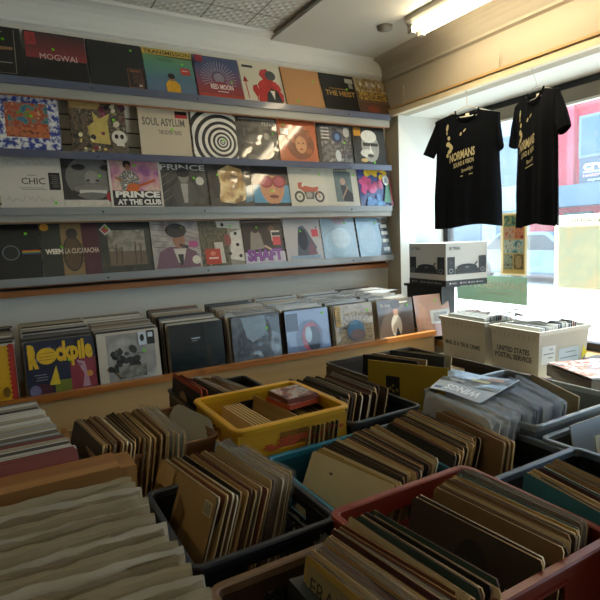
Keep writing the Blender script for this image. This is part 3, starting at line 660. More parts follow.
def crate(name, label, x0, y0, x1, y1, rim, base, col, style='lattice', rough=.45, rimcol=None, cat='crate', yaw=0, walls=(1,1,1,1), th=.006, coat=0, rimw=.012):
    e = empty(name, ((x0+x1)/2, (y0+y1)/2, base), label, cat, None, yaw)
    w, dd, h = x1-x0, y1-y0, rim-base
    m = mat(col, rough, coat=coat, var=.08, vscale=20); mr = mat(rimcol or col, rough*.8, coat=coat)
    hw, hd = w/2, dd/2
    mb = MB(); mb.box(-hw+th, -hd+th, .0005, hw-th, hd-th, .008, m); mb.build('crate_floor', e)
    # rounded rim
    rr = .02; pts = []
    for cx, cy, a0 in ((hw-rr,hd-rr,0),(-hw+rr,hd-rr,90),(-hw+rr,-hd+rr,180),(hw-rr,-hd+rr,270)):
        for k in range(5):
            t = rad(a0+k*22.5); pts.append((cx+rr*math.cos(t), cy+rr*math.sin(t)))
    mb = MB(); n = len(pts); cen = Vector((0,0))
    prof = [(-rimw*.25,-.022),(rimw*.35,-.022),(rimw*.4,-.003),(rimw*.2,0),(-rimw*.6,0),(-rimw*.75,-.004),(-rimw*.75,-.009),(-rimw*.25,-.012)]
    vs = []
    for i, p in enumerate(pts):
        a = Vector(pts[i-1]); b = Vector(pts[(i+1)%n]); t = (b-a).normalized(); nn = Vector((t.y,-t.x))
        for q, z in prof: vs.append((p[0]-nn.x*q, p[1]-nn.y*q, h+z))
    k = len(prof)
    mb.add(vs, [(i*k+j, i*k+(j+1)%k, ((i+1)%n)*k+(j+1)%k, ((i+1)%n)*k+j) for i in range(n) for j in range(k)], mr, False)
    mb.build('rim', e)
    for si, (wl, M) in enumerate(((w, Matrix.Translation((0,-hd,0))), (dd, Matrix.Translation((hw,0,0)) @ Matrix.Rotation(rad(90),4,'Z')), (w, Matrix.Translation((0,hd,0)) @ Matrix.Rotation(rad(180),4,'Z')), (dd, Matrix.Translation((-hw,0,0)) @ Matrix.Rotation(rad(-90),4,'Z')))):
        if not walls[si]: continue
        mb = MB(); a = wl/2 - .012; H = h-.018
        def B(x0,z0,x1,z1,y0=.0,y1=None): mb.box(x0, y0, z0, x1, y1 or th, z1, m, M=M)
        hx = .055; hz0, hz1 = H-.065, H-.030
        if style == 'solid':
            B(-a, .009, a, hz0-.005); B(-a, hz0-.005, -hx, H); B(hx, hz0-.005, a, H); B(-hx, hz1+.002, hx, H)
            B(-hx-.006, hz0-.011, hx+.006, hz0-.005, -.005, -.0001); B(-hx-.006, hz1+.002, hx+.006, hz1+.008, -.005, -.0001)
            B(-a, H*.30, a, H*.30+.008, -.005, -.0001)
            for u in (-1, 1): B(u*(a-.02)-.004, .012, u*(a-.02)+.004, H*.295, -.005, -.0001)
        else:
            B(-a, H-.022, a, H); B(-a, hz0-.02, -hx, H-.022); B(hx, hz0-.02, a, H-.022); B(-hx, hz0-.02, hx, hz0-.008)
            B(-a, .009, a, .03); B(-a, H*.40, a, H*.40+.012)
            nb = max(4, int(2*a/.055))
            for q in range(nb+1):
                x = -a + 2*a*q/nb; B(x-.004 if q else x, .03, x+.004 if q < nb else x, H*.40); B(x-.004 if q else x, H*.40+.012, x+.004 if q < nb else x, hz0-.02)
                if q < nb:
                    x2 = -a + 2*a*(q+1)/nb
                    for z0, z1 in ((.03, H*.40), (H*.40+.012, hz0-.02)):
                        for za, zb in ((z0, z1), (z1, z0)):
                            mb.bar(M @ Vector((x,th/2,za)), M @ Vector((x2,th/2,zb)), .0045, m)
        mb.build('side_panel', e)
    for sx in (-1,1):
        for sy in (-1,1):
            mb = MB(); mb.prism([(0,0),(.014,0),(.014,.004),(.004,.004),(.004,.014),(0,.014)], .009, h-.022, m, lambda p,q,t: (sx*(hw-p), sy*(hd-q), t)); mb.build('corner_post', e)
    return e

TB = CZ-.905         # front table top
T2 = CZ-.872         # rear table top
m_tab = wood('5b4630', '6d5439', '7d6446', 2, 'X')
def table(label, x0, y0, x1, y1, z, th=.035):
    e = empty('trestle_table', ((x0+x1)/2, (y0+y1)/2, 0), label, 'table')
    w, dd = (x1-x0)/2, (y1-y0)/2
    mb = MB(); mb.box(-w,-dd,z-th,w,dd,z,m_tab); mb.build('tabletop', e)
    for sx in (-1,1):
        for sy in (-1,1):
            mb = MB(); x, y = sx*(w-.05), sy*(dd-.05); mb.box(x-.025,y-.025,0.001,x+.025,y+.025,z-th-.0005,m_tab); mb.build('leg', e)
    return e
table('low wooden table under the near row of record crates', .268, .12, 1.30, 1.352, TB)
table('wooden table under the clear tub and the far right crates', 1.302, .12, 2.19, 2.66, TB)
table('wooden table behind, carrying the yellow crate and its neighbours', .172, 1.47, 1.298, 2.66, T2)

# --- crates
BF = TB+.0085; BF2 = T2+.0085
crate('milk_crate', 'black lattice milk crate of brown records beside the white-bagged records', .274, .945, .610, 1.310, CZ-.635, TB+.0005, '14161a', rimcol='2c3036', rimw=.014)
crate('milk_crate', 'teal plastic crate of old records at the middle, next to the maroon one', .624, .945, 1.008, 1.325, CZ-.635, TB+.0005, '0f4a58', rimcol='1f6a7c', rimw=.016)
crate('milk_crate', 'red-maroon plastic crate of records, nearest at lower right', .592, .543, 1.005, .925, CZ-.610, TB+.0005, '7c2412', style='solid', rimcol='7a2a1c', rimw=.018)
crate('milk_crate', 'black crate with a lighter grey rim, right of the teal crate', 1.018, .875, 1.365, 1.335, CZ-.638, TB+.0005, '101216', rimcol='5c666e', rimw=.014)  # rim one even grey, lighter than the body
crate('plastic_tote', 'brown plastic tote at the bottom edge holding records and a black box', .272, .44, .580, .838, CZ-.615, TB+.0005, '3a2a1e', style='solid', rimcol='6a5038', rimw=.016, cat='tote')
crate('milk_crate', 'black crate at the right edge, its rim highlight painted blue-grey', 1.018, .44, 1.362, .842, CZ-.618, TB+.0005, '12151a', rimcol='4c5a68', rimw=.014)  # blue-grey rim colour paints the highlight on a black rim
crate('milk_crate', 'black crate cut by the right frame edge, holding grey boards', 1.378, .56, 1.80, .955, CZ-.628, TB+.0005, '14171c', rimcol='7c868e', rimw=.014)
crate('plastic_tote', 'smoky grey plastic tote full of plastic-bagged records with a magazine on top', 1.378, .982, 1.86, 1.47, CZ-.600, TB+.0005, '5a5e60', style='solid', rimcol='868c8e', rough=.3, coat=.3, cat='tote')
crate('milk_crate', 'yellow plastic crate with red worn lettering, on the rear table', .556, 1.375, .944, 1.745, CZ-.55, T2+.0005, 'b8860f', rimcol='c9961a', rimw=.02)
crate('milk_crate', 'dark crate of records just behind the yellow crate', .962, 1.372, 1.268, 1.835, CZ-.615, T2+.0005, '171a1c', rimcol='3a3c3a')
crate('wooden_crate', 'brown wooden crate of records between the pine bin and the yellow crate', .182, 1.50, .540, 1.865, CZ-.600, T2+.0005, '6a4628', style='solid', rimcol='7c5636')
crate('milk_crate', 'dark crate at the back holding a red-edged sleeve', .560, 1.765, .90, 2.12, CZ-.60, T2+.0005, '1a1a1a', rimcol='2c2a28')
crate('cardboard_box', 'open box of records behind the mustard yellow sleeve', 1.46, 1.56, 2.05, 2.30, CZ-.66, TB+.0005, '3a3228', style='solid', rimcol='4a4034', cat='box')

# red worn marks on the yellow crate
ym = MB(); a = Art(ym, .30, .07, y=0, shiny=False)
r = random.Random(3); pu = .03
while pu < .95:
    a.L(pu, .5+r.uniform(-.25,.25), pu+r.uniform(.03,.08), .5+r.uniform(-.3,.3), .09, 'a8401c'); pu += .045
yc = [o for o in COL.objects if o.get('label','').startswith('yellow plastic crate')][0]
ym.build('worn_lettering', yc, loc=(-.12, -.1865, .215))

# --- piles.  PZ tuples below are the top-edge ends measured for each pile
OLD = ['tan','brown','cream','black','dark brown','ochre','tan','buff','grey','rust red','dark brown','black','brown']
def fa_A(a):
    a.R(0,0,.30,1,mat('b8965e',.7)); a.RING(.13,.72,.06,.09,mat('765628',.7)); a.RING(.13,.40,.06,.09,mat('8a6c3c',.7)); a.P([(.36,.05),(.52,.05),(.60,.75),(.48,.85)],mat('7c5a2c',.7)); a.P([(.62,.03),(.78,.03),(.80,.6),(.70,.65)],mat('96753f',.7))
    a.R(.86,.84,.98,.95,mat('d8c79a',.7))
    for k in range(6): a.R(.87+k*.018,.85,.877+k*.018,.94,mat('1c1812',.7))
def fa_A2(a):
    a.R(.84,.82,.97,.95,mat('cdbb90',.7))
    for k in range(6): a.R(.85+k*.02,.83,.858+k*.02,.94,mat('1c1812',.7))
pile('black lattice crate', (0.3468, 1.4252, 1.0030)[:2], (0.3923, 1.1277, 1.0030)[:2], (0.4755, 1.4108, 1.0030)[:2], (0.5131, 1.0925, 1.0030)[:2], 14, BF, 20, OLD, first='tan', seed=11, faceart={0: fa_A, 1: fa_A2}, lean1=18)
pile('black lattice crate', (0.5084, 1.4237, 1.0030)[:2], (0.5352, 1.1089, 1.0030)[:2], (0.5562, 1.4467, 1.0030)[:2], (0.6013, 1.1303, 1.0030)[:2], 6, BF, 17, ['tan','buff','ochre','maroon'], seed=12, bag=1, lean1=15, tmax=.004)
def fa_T(a):
    a.L(.10,.66,.60,.60,.014,mat('1d1a16',.7)); a.R(.80,.56,.93,.76,mat('2a261f',.7)); a.R(.81,.575,.92,.745,mat('c9bb94',.7)); a.R(.835,.61,.895,.70,mat('4a4438',.7)); a.lines(4,(.3,.07,.6,.2),mat('8a7c5c',.7),3); a.R(.3,.86,.34,.88,mat('4a4438',.7)); a.R(.85,.78,.9,.8,mat('4a4438',.7))
pile('teal crate', (0.7466, 1.2638, 0.9990)[:2], (0.7944, 0.9642, 0.9990)[:2], (0.9901, 1.2962, 0.9970)[:2], (0.9582, 0.9753, 0.9970)[:2], 22, BF, 27, ['tan','ochre','dark brown','brown','rust red','black','buff','dark brown','cream'], first='cream', seed=13, faceart={0: fa_T}, lean1=17, jy=.012)
pile('black crate right of the teal one', (1.0461, 1.2939, 0.9990)[:2], (1.0167, 0.9672, 0.9990)[:2], (1.1943, 1.3333, 0.9990)[:2], (1.1615, 1.0008, 0.9990)[:2], 15, BF, 20, ['brown','rust red','tan','dark brown','buff','black','grey'], seed=14, jy=.012, lean1=16)
pile('black crate right of the teal one', (1.2197, 1.2620, 1.0200)[:2], (1.1605, 0.8853, 1.0200)[:2], (1.2715, 1.2767, 1.0200)[:2], (1.1995, 0.8740, 1.0200)[:2], 3, BF, 10, ['brown','tan'], seed=15, lean1=8, tmin=.005, tmax=.008)
# red crate
pile('maroon crate', (0.5897, 0.8146, 1.0050)[:2], (0.6020, 0.5903, 1.0050)[:2], (0.6534, 0.8222, 1.0050)[:2], (0.6794, 0.5768, 1.0050)[:2], 7, BF, 6, ['tan','dark brown','rust red','cream','black','dark green'], seed=16, lean1=9)
def fa_D(a):
    a.R(.80,.60,.96,.74,mat('c9bb94',.7))
    for k in range(8): a.R(.815+k*.016,.615,.822+k*.016,.725,mat('1c1812',.7))
    a.E(.55,.70,.14,.22,mat('2c231a',.8)); a.lines(6,(.1,.35,.5,.62),mat('2a211a',.8),4,.008)
pile('maroon crate', (0.7683, 0.8556, 1.0180)[:2], (0.7892, 0.5483, 1.0180)[:2], (0.7893, 0.8585, 1.0180)[:2], (0.8085, 0.5498, 1.0180)[:2], 2, BF, 13, ['dark brown'], first='dark brown', seed=17, faceart={0: fa_D}, lean1=13)
pile('maroon crate', (0.8357, 0.8611, 1.0160)[:2], (0.8557, 0.5557, 1.0160)[:2], (0.9806, 0.8926, 1.0160)[:2], (0.9860, 0.5726, 1.0160)[:2], 15, BF, 13, ['ochre','grey','tan','teal','cream','black','buff','brown','dark brown'], seed=18, lean1=11, bag=.15)
# front tote
def fa_F(a):
    a.R(.04,.50,.8,.96,mat('8c7c54',.7)); a.T('FRANKIE',.08,.80,.6,.90,mat('2b241a',.7))
pile('brown tote', (0.4495, 0.7507, 1.0000)[:2], (0.4649, 0.5276, 1.0000)[:2], (0.5682, 0.8193, 1.0120)[:2], (0.5977, 0.5816, 1.0120)[:2], 13, BF, 9, ['tan','buff','cream','maroon','ochre','white','brown','rust red'], first='ochre', seed=19, faceart={0: fa_F}, lean1=6, bag=.2, jy=.003)
bx = empty('boxed_set', (.40, .66, BF+.0005), 'dark grey flat-topped box leaning open in the brown tote', 'box')
mb = MB(); M = Matrix.Translation((-.02,-.16,.0)) @ Matrix.Rotation(rad(8),4,'Y')
mb.box(0,0,.004,.035,.31,.24,mat('101010',.6),M=M); mb.build('box_body', bx)
mb = MB(); mb.box(-.002,-.002,.2405,.037,.312,.262,mat('2a2e2c',.5),M=M); mb.build('box_lid', bx)
lp_obj('record_sleeve', 'mustard yellow sleeve standing low in the brown tote beside the dark box', 'record', base_mx((.372,.80),(.372,.50), BF, 4, .3, .19), mat('a8841c',.6), None, group=None, w=.28, h=.19, dots=())
# right edge crate
def fa_J(a): a.R(0,.0,1,1,mat('12100d',.6)); a.P([(0,.93),(.2,.96),(.5,.92),(1,.95),(1,1),(0,1)],mat('b8a888',.8))
pile('black crate at the right edge', (1.0587, 0.7202, 1.0200)[:2], (1.0117, 0.4947, 1.0200)[:2], (1.0650, 0.7220, 1.0200)[:2], (1.0167, 0.4955, 1.0200)[:2], 1, BF, 8, ['black'], first='black', seed=21, faceart={0: fa_J}, tmin=.004)
pile('black crate at the right edge', (1.0655, 0.7868, 1.0200)[:2], (1.0094, 0.4759, 1.0200)[:2], (1.1985, 0.7938, 1.0200)[:2], (1.1424, 0.4851, 1.0200)[:2], 12, BF, 9, ['tan','teal','buff','brown','cream','maroon','tan'], seed=22, lean1=8, tmin=.004, jy=.003)
# grey boards in the far right crate (they face the aisle)
for i, (y, zt, cn, lab) in enumerate(((.70,.0,'grey','grey board at the right edge in the black crate, nearest of three'), (.78,.012,'cream','pale board at the right edge in the black crate, the middle one'), (.86,.018,'grey','bluish sleeve at the right edge in the black crate, farthest of three'))):
    M = Matrix.Translation((1.42+.01*i, y, BF)) @ Matrix.Rotation(rad(-9),4,'X')
    lp_obj('record_sleeve', lab, 'record', M, mat(('7c8078','a39a80','8a95a0')[i], .5, coat=.3), None, mat('b5aa8c',.7), 'boards in the far right crate', h=.29+zt)

# smoky tote: bagged records and the magazine
def fa_tan(a): a.R(0,0,1,1,mat('8f7a55',.7))
bags = pile('smoky tote', (1.3010, 1.4021, 1.0200)[:2], (1.2412, 0.9920, 1.0200)[:2], (1.7310, 1.3046, 1.0200)[:2], (1.5805, 1.0143, 1.0200)[:2], 19, BF+.012, 10, ['white','grey','buff','cream','navy','black'], edges=('d8dce0','b3b4ac','d9d2b8','50545a'), seed=23, bag=1, lean1=4, jy=.015)
lp_obj('record_sleeve', 'plain tan board standing last at the right of the smoky tote', 'record', base_mx((1.7991, 1.3189, 1.0300)[:2], (1.6428, 0.9946, 1.0300)[:2], BF+.012, 3, LP, LP), mat('8c7850',.7), None, mat('c9bc9a',.7), t=.004)
mg = empty('magazine', (1.62, 1.30, CZ-.575), 'blue-grey glossy magazine lying askew on top of the plastic-bagged records', 'magazine')
P4 = [Vector(p) for p in ((1.3272, 1.3825, 1.0350), (1.3421, 1.1647, 1.0350), (1.6197, 1.2249, 1.0450), (1.5505, 1.4881, 1.0450))]
mb = MB(); vs = []; NX, NY = 10, 10
m_mag = mott('5f6a70','8a949a','4a5054','9aa6ae', scale=9, k=.5)
for k in range(2):
    for j in range(NY+1):
        for i in range(NX+1):
            u, v = i/NX, j/NY
            p = (P4[0]*(1-u)+P4[1]*u)*(1-v) + (P4[3]*(1-u)+P4[2]*u)*v
            vs.append((p.x-1.62, p.y-1.30, p.z-(CZ-.575)+.004*math.sin(5*u+2*v)-.0035*k + .002))
n2 = (NX+1)*(NY+1)
q = [(j*(NX+1)+i, j*(NX+1)+i+1, (j+1)*(NX+1)+i+1, (j+1)*(NX+1)+i) for j in range(NY) for i in range(NX)]
mb.add(vs, [f for f in q if f[0] < 4*(NX+1)], mat('b9c4cf',.35,coat=.8), True); mb.add(vs, [f for f in q if f[0] >= 4*(NX+1)], m_mag, True)
mb.add(vs, [tuple(n2+x for x in f[::-1]) for f in q], mat('a8aeb2',.5), True)
edge = [i for i in range(NX+1)] + [j*(NX+1)+NX for j in range(1,NY+1)] + [NY*(NX+1)+i for i in range(NX-1,-1,-1)] + [j*(NX+1) for j in range(NY-1,0,-1)]
mb.add(vs, [(edge[i], n2+edge[i], n2+edge[(i+1)%len(edge)], edge[(i+1)%len(edge)]) for i in range(len(edge))], mat('c9ccd0',.6), True)
def onmag(u, v, dz=.0012):
    p = (P4[0]*(1-u)+P4[1]*u)*(1-v) + (P4[3]*(1-u)+P4[2]*u)*v
    return (p.x-1.62, p.y-1.30, p.z-(CZ-.575)+.004*math.sin(5*u+2*v)+.002+dz)
pts, fs = text_data('WINGS', .03)
mb.add([onmag(.86-.62*u, .30-.21*v) for u, v in pts], fs, mat('eef2f6',.4))
for (u0,v0,u1,v1,c) in ((.62,.80,.86,.93,'b9a09c'),(.45,.66,.72,.76,'c2c4a0'),(.15,.5,.4,.56,'aab4bc'),(.7,.45,.9,.5,'8a949a'),(.05,.05,.2,.14,'4a5a8c')):
    mb.add([onmag(u0,v0),onmag(u1,v0),onmag(u1,v1),onmag(u0,v1)], [(0,1,2,3)], mat(c,.5))
mb.build('cover_sheet', mg)

# behind the yellow crate
pile('dark crate behind the yellow one', (.968,1.80), (.972,1.475), (1.205,1.79), (1.20,1.46), 22, BF2, 13, ['tan','dark brown','maroon','grey','black','dark green','navy','cream','black'], seed=24, jy=.03)
pile('brown wooden crate', (0.1604, 1.8604, 1.0430)[:2], (0.2040, 1.4884, 1.0430)[:2], (0.3561, 1.7900, 1.0430)[:2], (0.3722, 1.4753, 1.0430)[:2], 22, BF2, 15, OLD, seed=25, first='dark brown', lean1=8, jy=.012)
pile('brown wooden crate', (0.3729, 1.8039, 1.0430)[:2], (0.3798, 1.4603, 1.0430)[:2], (0.4135, 1.8004, 1.0430)[:2], (0.4211, 1.4209, 1.0430)[:2], 4, BF2, 7, ['rust red','cream','grey','white'], seed=26, lean1=5, bag=.6)
# white inner sleeve with rounded corners
mb = MB(); pr = [(0,0),(.3,0),(.3,.25)] + [(.25+.05*math.cos(t), .25+.05*math.sin(t)) for t in (.4,.8,1.2,1.57)] + [(.05,.3),(.02,.285),(0,.25)]
n = len(pr); mv = [(x,0,z) for x,z in pr] + [(x,.002,z) for x,z in pr]
mb.add(mv, [tuple(range(n)), tuple(range(n,2*n))[::-1]] + [(i,n+i,n+(i+1)%n,(i+1)%n) for i in range(n)], mat('a8a290',.7,var=.05))
tag(mb.build('inner_sleeve', M=base_mx((.505,1.80),(.545,1.60), BF2, 14, .30, .30)), 'pale grey round-cornered inner sleeve standing behind the brown wooden crate records', 'record')
def fa_8(a): a.R(0,0,1,1,mat('1c1512',.6)); a.R(0,.95,1,1,mat('9c3a1e',.6)); a.E(.42,.55,.2,.3,mat('8c6c42',.7))
pile('dark crate at the back', (.578,2.06), (.585,1.80), (.60,2.06), (.61,1.79), 2, BF2+.025, 6, ['rust red'], first='rust red', seed=27, faceart={0: fa_8}, edges=('a8401f',))
pile('dark crate at the back', (.64,2.08), (.66,1.80), (.76,2.08), (.80,1.80), 8, BF2, 12, ['cream','black','tan','brown','grey'], seed=28, lean1=20, bag=.2)

# yellow crate: divider, small records, discs in cases
dv = MB(); dv.box(-.002,-.175,0,.004,.175,.29, wood('8a6a3a','a5824c','b8965c',3,'Y')); tag(dv.build('divider_board', M=Matrix.Translation((.745,1.56,BF2+.0005)) @ Matrix.Rotation(rad(4),4,'Z') @ Matrix.Rotation(rad(9),4,'Y')), 'thin wooden divider board standing across the yellow crate', 'divider')
for i in range(6):
    M = base_mx((.63+.012*i, 1.70), (.637+.012*i, 1.42), BF2+.08, 12, .25, .215)
    lp_obj('single_sleeve', '%s small tan single sleeve from the left inside the yellow crate' % ORD[i], 'record', M @ Matrix.Translation((0,0,0)), mat('b89a62',.7,var=.1), None, mat('c9b07c',.8), 'singles in the yellow crate', w=.25, h=.215)
for i in range(7):
    M = base_mx((.80+.018*i, 1.72), (.80+.018*i, 1.40), BF2+.06, 10, .2, .24)
    lp_obj('single_sleeve', '%s brown single sleeve right of the divider in the yellow crate' % ORD[i], 'record', M, mat(('8a6c3c','5c4a2c','2f3424','a08050')[i%4],.7), None, mat(('b0925a','3c3a24','8c7040')[i%3],.8), 'singles in the yellow crate', w=.30, h=.215)
for i,(c1,c2) in enumerate((('a8401f','5c5a58'),('6a3020','8c8c88'))):
    M = Matrix.Translation((.80, 1.50+.012*i, CZ-.575+.018*i)) @ Matrix.Rotation(rad(8-6*i),4,'Z')
    e = MB(); e.box(0,0,0,.125,.14,.0165,mat(c1,.5),M=None); e.box(.004,.004,.0166,.121,.136,.018,mott('6b6660','a8a49c','8a3a2a','2c2a2a',scale=30))
    tag(e.build('compact_disc_case', M=M), ('red-edged disc case lying on the sleeves in the yellow crate','grey picture disc case lying topmost in the yellow crate')[i], 'disc case')

# mustard sleeve standing at the back, and neighbours
def fa_Y(a):
    for v in (.56,.20): a.R(.24,v,.42,v+.28,mat('191512',.5)); a.blobs(4,(.26,v+.04,.40,v+.22),(.01,.03),[mat('8c7a3a',.6)],3)
A, B = Vector((1.3120, 1.7476, 1.0800)[:2]), Vector((1.4691, 1.4203, 1.0800)[:2])
lp_obj('record_sleeve', 'mustard yellow sleeve with two small black pictures, standing by the pine bin', 'record', base_mx(A, B, TB+.018, 2, .345, .365), mat('a08318',.6,var=.06), fa_Y, mat('b08f2c',.7), w=.345, h=.365)
for i,(px, c, lab) in enumerate(((1.60,'15130f','black sleeve leaning behind the mustard yellow one'),(1.66,'8c6c48','brown sleeve leaning behind the mustard yellow one'),(1.78,'101216','black sleeve right of the mustard yellow one'),(1.83,'a89c7c','cream sleeve standing right of the mustard yellow one'))):
    lp_obj('record_sleeve', lab, 'record', base_mx((px+.0,2.15),(px+.10,1.86), BF+.0, 5+3*i, LP, .285), mat(c,.6), None, mat('2a251e' if i in (0,2) else 'b09a70',.7), 'sleeves behind the mustard one', t=.008, h=.285)

# ================================================================= PINE BIN (front left)
m_box = wood('80562a','926736','a47944',2.2,'X',.5,.15)
e = empty('pine_bin', (.0, 1.3, 0), 'wooden record bin at lower left with a cross board between two rows', 'record bin')
def EB(n, *a, m=m_box, bevel=.002, par=None):
    mb = MB(); mb.box(*a, m); return mb.build(n, par or e, bevel=bevel)
EB('cross_board', -.75, .075, .70, .222, .185, CZ-.572)
EB('corner_post', .2225, .075, .02, .262, .185, CZ-.578, m=wood('7a5228','8f6432','a0743e',2.2,'Z'))
EB('right_board', .235, -.95, .62, .262, .0745, CZ-.66); EB('right_board', .14, .1855, .62, .160, .82, CZ-.68)
EB('bottom_board', -.75, -.95, .60, .262, .82, .6195)
for x, y in ((-.7,-.9),(.2,-.9),(-.7,.78)): EB('leg', x-.03, y-.03, .001, x+.03, y+.03, .5995)
# white plastic-bagged records in the front row
BB = .6215
fr = random.Random(5)
for i in range(25):
    f = i/24; y = 1.335 - f*.62; xr = .222 + .022*f + fr.uniform(-.008,.008)
    lean = 14 + 12*f
    H = .318 + fr.uniform(-.004,.004); zt = CZ-.600+fr.uniform(-.004,.004)
    base = zt - math.cos(rad(lean))*H
    base = max(BB, base)
    M = Matrix.Translation((xr-LP, y - math.sin(rad(lean))*H, base)) @ Matrix.Rotation(rad(fr.uniform(-1.5,1.5)-3),4,'Z') @ Matrix.Rotation(rad(-lean),4,'X')
    mb = MB(); rough_sleeve(mb, .003, mat(('8c7c5c','9a8c6c','6f5f42','8a7a58')[i%4],.6), mat(('b0a284','8c7850','beb296')[i%3],.7), LP, H, i)
    o = mb.build('record_sleeve', M=M)
    tag(o, 'white plastic-bagged record in the near pine bin row, %s from the cross board' % ORD[i], 'record', 'bagged records in the near pine bin row')
    sheet('plastic_sleeve', o, LP, H, m_bagws[(i*7)%4], .0027, 900+i, over=.012)
# second column to the left of it (reaches past the left frame edge)
for i in range(8):
    f = i/7; y = 1.33 - f*.55
    M = Matrix.Translation((-.44, y-.1, BB)) @ Matrix.Rotation(rad(-18),4,'X')
    mb = MB(); rough_sleeve(mb, .003, mat('bfb7a2',.6), mat('c9c2b0',.7), LP, LP, 40+i); o = mb.build('record_sleeve', M=M)
    tag(o, '%s bagged record from the cross board, column cut by left frame edge' % ORD[i], 'record', 'bagged records left of the near row')
# back row
bc = ['b8b4a8','8f8878','c6c1b2','6a5f52','a89a80','d0cbbd','7c3a34','4a4440','9fa09a']
for i in range(30):
    f = i/29; y = 2.10 - f*.595; xr = .062 + .075*f + fr.uniform(-.006,.006); lean = 20
    M = Matrix.Translation((xr-LP, y - math.sin(rad(lean))*LP, CZ-.545-fr.uniform(0,.006)-math.cos(rad(lean))*LP)) @ Matrix.Rotation(rad(fr.uniform(-1.5,1.5)),4,'Z') @ Matrix.Rotation(rad(-lean),4,'X')
    c = bc[fr.randrange(len(bc))]
    mb = MB(); rough_sleeve(mb, fr.uniform(.003,.006), mat(c,.5,coat=.4), mat(bc[fr.randrange(6)],.6), LP, LP, 60+i); o = mb.build('record_sleeve', M=M)
    tag(o, 'grey-toned record in the far pine bin row, %s from its far end' % ORD[i], 'record', 'records in the far pine bin row')
EB('rear_rest_board', -.75, .1855, CZ-.895, .138, .82, CZ-.868)

# ================================================================= LONG WALL BIN
RY = 2.70; RT_ = CZ-.690
e = empty('long_record_bin', (1.1, 3.0, 0), 'long plywood record bin with pine front rail under the display shelves', 'record bin')
m_ply = wood('b08c58','be9b66','c9a974',1.2,'X',.55,.1); m_rail = wood('8f5520','a8692e','bd7f3f',2.2,'X',.4,.3)
EB('front_panel', -3.0, -.295, .30, 1.545, -.275, RT_-.0305, m=m_ply, par=e)
EB('front_rail', -3.0, -.312, RT_-.030, 1.55, -.268, RT_, m=m_rail, par=e)
EB('bin_floor', -3.0, -.2745, CZ-.775, 1.545, .37, CZ-.757, m=m_ply, par=e)
EB('end_panel', 1.5455, -.2745, .30, 1.565, .37, RT_-.01, m=m_ply, par=e, bevel=.004)
for x in (-1.0, .4, 1.5): EB('leg', x-.03, -.26, .001, x+.03, -.20, .2995, m=m_ply, par=e); 
EB('base_board', -3.0, -.2745, .30, 1.545, .37, .33, m=m_ply, par=e)
BZ = CZ-.7565
def bcov(x, base, label, draw, dots=((.7,.8),), w=LP, z=0, y=2.765, lean=7, yaw=0, edge=None):
    M = Matrix.Translation((x, y, BZ)) @ Matrix.Rotation(rad(yaw),4,'Z') @ Matrix.Rotation(rad(-lean),4,'X')
    return lp_obj('record_album', label, 'record', M, base, draw, edge or mat('b5ac98',.6), 'front records of the long bin', .004, w, dots=dots, h=LP)
def d(a):
    for i in range(14): a.P([(.93,.04+i*.07),(.985,.04+i*.07),(.985,.11+i*.07),(.93,.11+i*.07),(.90,.075+i*.07)],'a82c1c')
    a.R(.985,0,1,1,'8c2c1c'); a.lines(10,(.1,.3,.8,.8),'7a5a10',5); a.E(.85,.3,.05,.08,'7a5a10')
bcov(-.298, mat('d0a012',.5,coat=.6), 'yellow album with a red zigzag edge, cut by the left frame edge', d, ())
def d(a):
    a.R(.62,.18,1,.66,'8a3340'); a.P([(.72,.64),(.84,.6),(.90,.2),(.78,.2),(.82,.4)],'b08a96'); a.E(.9,.4,.05,.05,'c98a3a'); a.R(.38,.18,.62,.36,'6f7a28'); a.P([(.3,.3),(.42,.6),(.46,.3)],'d0b428'); a.E(.2,.24,.16,.1,'4a2430'); a.E(.1,.24,.08,.09,'6f6a8c')
    a.blobs(10,(.05,.5,.95,.95),(.02,.04),['8a5a7c','3a5a8c','6a6a9c'],5); a.lines(3,(.1,.38,.3,.5),'8c8c94')
    a.E(.30,.76,.145,.13,'dcb01c',16); a.T('R',.04,.58,.18,.96,'dcb01c',.09); a.T('ckpile',.43,.56,.97,.97,'dcb01c',.05)
    for i in range(3): a.R(.20,.70+.05*i,.40,.708+.05*i,'8a6a14')
bcov(.058, mat('18233c',.5,coat=.6), 'dark blue album with big yellow cartoon lettering, second from left in the long bin', d, ((.62,.66),))
def d(a):
    a.R(.14,.18,.93,.96,mott('a8a49c','8c8c88','c2beb6',scale=5)); a.blobs(26,(.16,.36,.62,.70),(.03,.08),['33352f','4a4c44','23251f'],11); a.R(.30,.22,.75,.42,mott('3f413a','6d6d64','8f8f88',scale=22)); a.R(.56,.70-.1,.74,.72-.1,'6f6f68'); a.R(.66,.74,.79,.96,'c6d2dc'); a.R(.80,.74,.93,.97,'14181e'); a.E(.72,.86,.035,.06,'20242a'); a.R(.82,.86,.9,.94,'c6d2dc')
bcov(.388, mat('c3bba9',.5,coat=.6), 'cream framed album with a grey garden photograph, third in the long bin', d, ((.74,.64),))
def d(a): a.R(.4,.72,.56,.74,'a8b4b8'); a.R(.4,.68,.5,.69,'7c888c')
bcov(.760, mat('101c20',.25,coat=1), 'black-green glossy album reflecting the window, in the long bin', d, ())
def d(a):
    a.P([(.2,.98),(.7,.98),(.72,.7),(.42,.5),(.3,.6)],'7c90a0'); a.blobs(8,(.1,.2,.9,.6),(.03,.08),['3c4652','525e6a'],13); a.P([(.75,.9),(.99,.98),(.99,.6),(.8,.7)],'20262c')
bcov(1.13, mott('39424c','59636c','2c343c','76828c',scale=6,k=1), 'slate blue crinkled plastic-wrapped album, middle of the long bin', d, ((.72,.74),))
